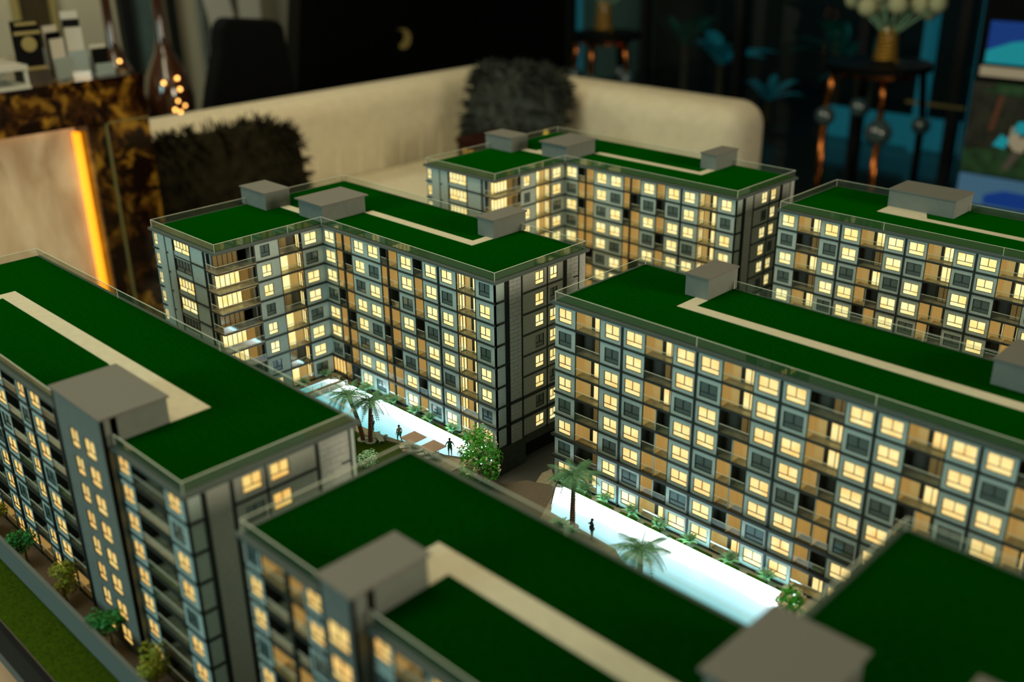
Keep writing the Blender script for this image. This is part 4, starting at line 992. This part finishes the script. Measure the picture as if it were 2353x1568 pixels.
on_counter('award_plaque', 'dark plaque with gold bars and round emblem on the counter', 'plaque', 1.045, -2.72, [('stand', MB().box((-.03, -.035, 0), (.03, .035, .03)), 'dark_wood'), ('board', MB().box((-.008, -.032, .03), (.008, .032, .150)), 'black_lacquer'),
    ('gold_bar', MB().box((.008, -.032, .118), (.012, .032, .126)), 'gold_paint'), ('gold_bar', MB().box((.008, -.026, .140), (.012, .026, .147)), 'gold_paint'), ('gold_bar', MB().box((.008, -.034, .032), (.013, .034, .040)), 'gold_paint'),
    ('emblem', MB().tube((.008, 0, .095), (.013, 0, .095), .018, n=24).tube((.013, 0, .095), (.014, 0, .095), .010, n=20), 'gold_paint')])
def leaflet_holder(name, label, x, y, w_, h, rz, cards):
    r = thing(name, label, 'leaflet holder', (x, y, CT), rz)
    MB().box((-.02, -w_/2, 0), (.02, w_/2, .004)).box((-.02, -w_/2, .004), (-.017, w_/2, h*.6)).box((.017, -w_/2, .004), (.020, w_/2, h*.4)).build('holder', 'acrylic_clear', r)
    for i in range(cards): MB().box((-.012+.009*i, -w_/2+.004, .005), (-.008+.009*i, w_/2-.004, h*(1-.12*i))).build('leaflet', ['card', 'black_lacquer', 'card'][i % 3], r)
leaflet_holder('leaflet_holder', 'clear holder of black and white leaflets right of the plaque', -2.74, 1.12, .05, .13, .3, 3)
leaflet_holder('leaflet_holder', 'taller clear holder with pale leaflets at the counter end', -2.75, 1.175, .05, .16, -.2, 3)
leaflet_holder('leaflet_holder', 'low clear holder at the corner of the counter before the bottles', -2.72, 1.225, .05, .075, 0, 2)
on_counter('document_tray', 'white document tray at the left edge of the counter', 'tray', .955, -2.72, [('tray', MB().box((-.08, -.07, 0), (.08, .05, .008)), 'card'), ('upper_tray', MB().box((-.08, -.07, .045), (.08, .05, .056)), 'card'), ('post', MB().box((-.078, .040, .008), (-.070, .048, .045)).box((.070, .040, .008), (.078, .048, .045)), 'card')])
on_counter('desk_screen', 'black desk screen seen from behind at the left edge of the counter', 'screen', .930, -2.95, [('screen', MB().box((-.01, -.12, .05), (.01, .07, .17)), 'black_lacquer'), ('foot', MB().box((-.05, -.05, 0), (.05, .05, .05)), 'black_lacquer')])

# bronze bottles on a low cabinet, behind the counter
cbn = thing('low_cabinet', 'low dark cabinet behind the counter carrying the bronze bottles', 'cabinet', (-4.1, 2.00, FZ))
MB().box((-.22, -.45, .06), (.22, .35, .60)).build('body', 'black_lacquer', cbn); MB().box((-.24, -.47, .60), (.24, .37, .63)).build('top', 'black_lacquer', cbn)
for y in (-.24, .14): MB().box((.22, y-.19, .08), (.235, y+.17, .58)).build('door', 'black_lacquer', cbn)
def bottle(label, y, s, hl):
    r = thing('bronze_bottle', label, 'bottle', (-4.05, y, FZ+.63)); r.scale = (s, s, s)
    MB().lathe([(.06, 0), (.085, .04), (.09, .12), (.075, .20), (.035, .28), (.018, .34), (.015, .62), (.02, .63)], 24).build('body', 'bottle_brown', r, smooth=True)
    for k, (dy, z) in enumerate(hl): MB().ball((.085-.05*(z > .22), dy, z), .006, 8, 6).build('painted_glint', 'highlight_glow', r)  # glowing beads stand for amber highlights on the glossy bottle
bottle('slim bronze bottle with amber painted glints, left one of two', 1.88, 1.12, [(-.012, .250), (-.004, .262), (.0, .275), (.008, .236), (-.008, .232), (.0, .245)])
bottle('wide bronze bottle with many amber painted glints, right one of two', 2.09, 1.12, [(-.03, .09), (-.01, .08), (.01, .10), (.0, .16), (-.005, .20), (.0, .235), (-.015, .12), (.01, .25), (-.06, .19)])

# office chair and black cabinet
c = thing('office_chair', 'black high-backed office chair behind the long fur cushion', 'chair', (-3.72, 2.30, FZ)); c.scale = (.9, .9, 1.04)
m = MB(); prof = [(-.34, .40), (.16, .40), (.19, .70), (.155, .95), (.150, 1.005), (.120, 1.03), (-.13, 1.055), (-.165, 1.03), (-.18, .95), (-.24, .80), (-.30, .62)]
mm = MB(); mm.prism([(p[0], p[1]) for p in prof], -.05, .05); me = mm.mesh('backrest', 'black_fabric')
o = put('backrest', me, c, (0, 0, 0), (PI/2, 0, PI/2)); o.data.materials[0] = MATS['black_fabric']
bv = o.modifiers.new('bevel', 'BEVEL'); bv.width = .02; bv.segments = 3
MB().box((-.02, -.28, .40), (.36, .26, .50)).build('seat', 'black_fabric', c); MB().tube((.12, 0, .08), (.12, 0, .42), .03).build('gas_lift', 'black_lacquer', c)
for k in range(5): a = k*2*PI/5; MB().tube((.12, 0, .08), (.12+.28*math.cos(a), .28*math.sin(a), .06), .022, .014).build('base_arm', 'black_lacquer', c); MB().ball((.12+.28*math.cos(a), .28*math.sin(a), .03), .03, 8, 6).build('castor', 'black_lacquer', c)
c = thing('display_cabinet', 'large black lacquered cabinet with a gold crescent handle behind the sofa', 'cabinet', (-4.2, 3.7, FZ))
MB().prism([(-.99, 0), (1.02, 0), (1.02, 1.35), (-.78, 1.35)], -.10, 0).build('body', 'black_lacquer', c, (0, 0, 0), (PI/2, 0, PI/2))
m = MB(); n = 14
pts = [(.050*math.cos(a), .050*math.sin(a)) for a in [-2.0+i*4.1/n for i in range(n+1)]]
pts2 = [(-.022+.036*math.cos(a), .012+.036*math.sin(a)) for a in [1.75-i*3.2/n for i in range(n+1)]]
m.prism(pts+pts2, .001, .02); m.build('crescent_handle', 'gold_paint', c, (.0, -.235, .855), (PI/2, 0, PI/2))
MB().box((.0005, .30, .05), (.008, .98, 1.33)).build('door', 'black_lacquer', c); MB().box((.0005, -.72, .05), (.008, .27, 1.33)).build('door', 'black_lacquer', c)

# sofa
def soft_box(name, a, b, mt, parent, bev=.06, sub=0, ribs=None):
    o = MB().box(a, b).build(name, mt, parent, smooth=True); m_ = o.modifiers.new('bevel', 'BEVEL'); m_.width = bev; m_.segments = 5
    return o
s = thing('corner_sofa', 'cream L-shaped corner sofa behind the scale model', 'sofa', (-3.1, 3.0, FZ))
soft_box('backrest', (-.20, -1.62, .18), (.02, .20, .86), 'sofa', s, .07); soft_box('backrest', (-.18, -.05, .18), (1.22, .20, .86), 'sofa', s, .085)
soft_box('seat_base', (-.10, -1.62, .06), (.85, .10, .40), 'sofa', s, .04); soft_box('seat_base', (.2, -.85, .06), (1.20, .10, .40), 'sofa', s, .04)
for i in range(2): soft_box('seat_cushion', (.03, -1.60+i*.78, .40), (.83, -.83+i*.78, .575), 'sofa', s, .05)
soft_box('seat_cushion', (.84, -.72, .40), (1.18, -.07, .575), 'sofa', s, .05)
for i in range(9):
    y = -1.10+i*.10
    MB().tube((.026, y, .30), (.010, y+.03, .80), .010, .006, 8).build('pleat', 'sofa', s, smooth=True)
for (x, y) in ((-.1, -1.5), (.75, -1.5), (-.1, .1), (1.1, .1), (1.1, -.75)): MB().tube((x, y, 0), (x, y, .07), .025).build('foot', 'dark_wood', s)
def cushion(label, loc, rot, sx, sy, sz, mt, seed, nh=2600):
    r = thing('fur_cushion', label, 'cushion', loc, 0, 'fur cushions on the sofa'); r.rotation_euler = rot
    bm = bmesh.new(); bmesh.ops.create_icosphere(bm, subdivisions=4, radius=1)
    for v in bm.verts:
        p = v.co; q = Vector([math.copysign(abs(c_)**.55, c_) for c_ in p]); nz = noise.noise(p*2.5+Vector((seed, 0, 0)))*.08
        v.co = Vector((q.x*sx, q.y*sy*(1+nz), q.z*sz*(1+nz)))
    me = bpy.data.meshes.new('cover'); bm.to_mesh(me); vs = [(v.co.copy(), v.normal.copy()) for v in bm.verts]; bm.free(); me.materials.append(MATS[mt]); put('cover', me, r)
    rr = random.Random(seed); m = MB()
    for i in range(nh):
        p, n_ = vs[rr.randrange(len(vs))]; d = (n_+Vector((rr.uniform(-.8, .8), rr.uniform(-.8, .8), rr.uniform(-1.1, .3)))).normalized()*rr.uniform(.02, .05); sd = d.orthogonal().normalized()*.004
        m.quad(p-sd, p+sd, p+d+sd*.3, p+d-sd*.3)
    stuff(m.build('fur', mt, r))
cushion('long dark brown fur cushion beside the marble counter', (-2.93, 1.65, -.140), (0, -.25, 0), .08, .285, .140, 'fur', 1)
cushion('grey fur cushion standing in the corner of the sofa', (-2.73, 2.79, -.075), (-.35, 0, .1), .205, .085, .155, 'fur_grey', 2)
tb = thing('tissue_box', 'dark red lacquered box with gold studs in the sofa corner', 'box', (-2.40, 2.47, FZ+.575))
MB().box((-.20, -.10, 0), (.20, .10, .17)).build('body', 'red_lacquer', tb); MB().box((-.205, -.105, .17), (.205, .105, .185)).build('lid', 'red_lacquer', tb)
for k in range(3): MB().ball((-.16+k*.03, -.104, .145), .008, 8, 6).build('stud', 'gold', tb)
MB().lathe([(.010, 0), (.012, .03), (.004, .055)], 8).build('knob', 'gold', tb, (.12, 0, .185))

# accent tables with copper legs, crystal balls and coiled vases
def accent(label, x, y, r_, legs, group):
    t = thing('accent_table', label, 'table', (x, y, FZ), 0, group)
    MB().lathe([(r_, .72), (r_, .75)], 28).build('tabletop', 'black_lacquer', t)
    MB().lathe([(r_*.7, .69), (r_*.72, .72)], 28).build('copper_ring', 'copper', t)
    for (lx, ly, mt, bz, br) in legs:
        l = MB().tube((lx, ly, 0), (lx, ly, bz-br), .020, .020, 8).tube((lx, ly, bz+br), (lx*.9, ly*.9, .70), .018, .018, 8).build('leg', mt, t, smooth=True)
        MB().ball((lx, ly, bz), br, 16, 12).build('crystal_ball', 'crystal', l, smooth=True)
    MB().lathe([(r_*.8, 0), (r_*.8, .02)], 28).build('base_plate', 'black_lacquer', t)
    return t
accent('round black side table with copper legs by the window, the farther one', -4.10, 4.97, .21, [(-.16, -.10, 'copper', .50, .045), (.02, -.16, 'copper', .48, .05), (.18, -.02, 'copper', .50, .045), (.0, .14, 'black_lacquer', .5, .04)], 'side tables with crystal balls')
accent('round black side table with copper legs and big crystal balls, the nearer one', -2.33, 4.90, .25, [(-.20, -.10, 'copper', .48, .05), (-.08, .02, 'black_lacquer', .52, .05), (.08, -.08, 'copper', .43, .065), (.20, .12, 'black_lacquer', .45, .045)], 'side tables with crystal balls')
def vase(label, x, y, h, fl):
    v = thing('coil_vase', label, 'vase', (x, y, FZ+.75))
    MB().lathe([(.045, 0), (.05, .01), (.035, h*.5), (.045, h)], 18).build('glass_body', 'balustrade', v, smooth=True)
    m = MB(); n = 110; pr = None
    for i in range(n):
        a = i*.5; z = .01+i/n*(h*.7); rr_ = .055-.018*i/n; p = (rr_*math.cos(a), rr_*math.sin(a), z)
        if pr: m.tube(pr, p, .007, n=5)
        pr = p
    m.build('gold_coil', 'gold', v, smooth=True)
    rr = random.Random(5)
    for i in range(fl):
        a = i*2.4; p = Vector((math.cos(a)*.25*rr.uniform(.3, 1), math.sin(a)*.2*rr.uniform(.3, 1), h+.03+rr.uniform(0, .13)))
        o = MB().tube((0, 0, h*.5), tuple(p), .004, n=5).ball(tuple(p), .045, 10, 8, 1).build('flower', ['bush_leaf', 'flower'], v, smooth=True)
vase('gold-coiled glass vase with cream flowers on the nearer side table', -2.30, 4.90, .22, 16)
vase('gold-coiled glass vase on the farther side table', -4.12, 4.97, .24, 6)

# picture display at the far right
d = thing('picture_display', 'black display stand with lit holiday pictures at the right edge', 'display stand', (-1.40, 4.62, FZ))
MB().box((-.36, 0, 0), (.75, .06, 1.45)).build('board', 'black_lacquer', d)
def pic(name, x0, x1, z0, z1, items):
    p = MB().box((x0, -.015, z0), (x1, -.001, z1)).build(name, items[0], d)
    for nm, poly, mt in items[1:]: MB().prism(poly, 0, .002).build(nm, mt, p, (x0, -.0155, z0), (PI/2, 0, 0))
pic('pool_picture', -.32, .70, .84, 1.01, ['print_blue', ('water', [(0, 0), (1.02, 0), (1.02, .10), (.25, .115), (.10, .09), (0, .05)], 'print_cyan')])
pic('caption_strip', -.335, .70, .785, .825, ['print_cream'])
tw = MB().prism([(-.02, .02), (.0, .0), (.03, .0), (.045, .10), (.10, .17), (.10, .23), (.07, .25), (.06, .19), (.02, .12)], 0, .002)
pic('garden_picture', -.35, .70, .37, .76, ['print_dark', ('hedge', [(0, 0), (.5, 0), (.5, .07), (.2, .12), (0, .10)], 'print_green'), ('canopy', [(.05, .35), (.4, .34), (.5, .39), (.1, .39)], 'print_green'),
    ('post', [(.09, .19), (.115, .19), (.14, .34), (.115, .34)], 'print_brown'), ('water', [(.12, .13), (.17, .12), (.19, .16), (.15, .18)], 'print_cyan'), ('water', [(.19, .19), (.25, .19), (.27, .25), (.21, .24)], 'print_cyan'),
    ('path', [(.17, .03), (.20, .03), (.26, .14), (.36, .20), (.33, .23), (.23, .17), (.22, .20), (.19, .22), (.18, .15), (.21, .12)], 'print_cream')])
pic('skyline_picture', -.35, .70, .20, .36, ['print_sky', ('towers', [(.12, .04), (.4, .04), (.4, .11), (.2, .11), (.12, .08)], 'print_blue'), ('hedge', [(0, 0), (.9, 0), (.9, .04), (0, .03)], 'print_green')])
tag(MB().box((-2.70, 4.598, -.155), (-2.30, 4.602, -.14)).build('gold_ribbon', 'gold_paint', None, (.50, 0, 0)) if False else MB().box((-.18, 0, 0), (.18, .004, .018)).build('gold_strip', 'gold_paint', None, (-2.55, Y1-.04, -.52)), 'thin gold strip on the window between side table and picture display', 'trim strip')
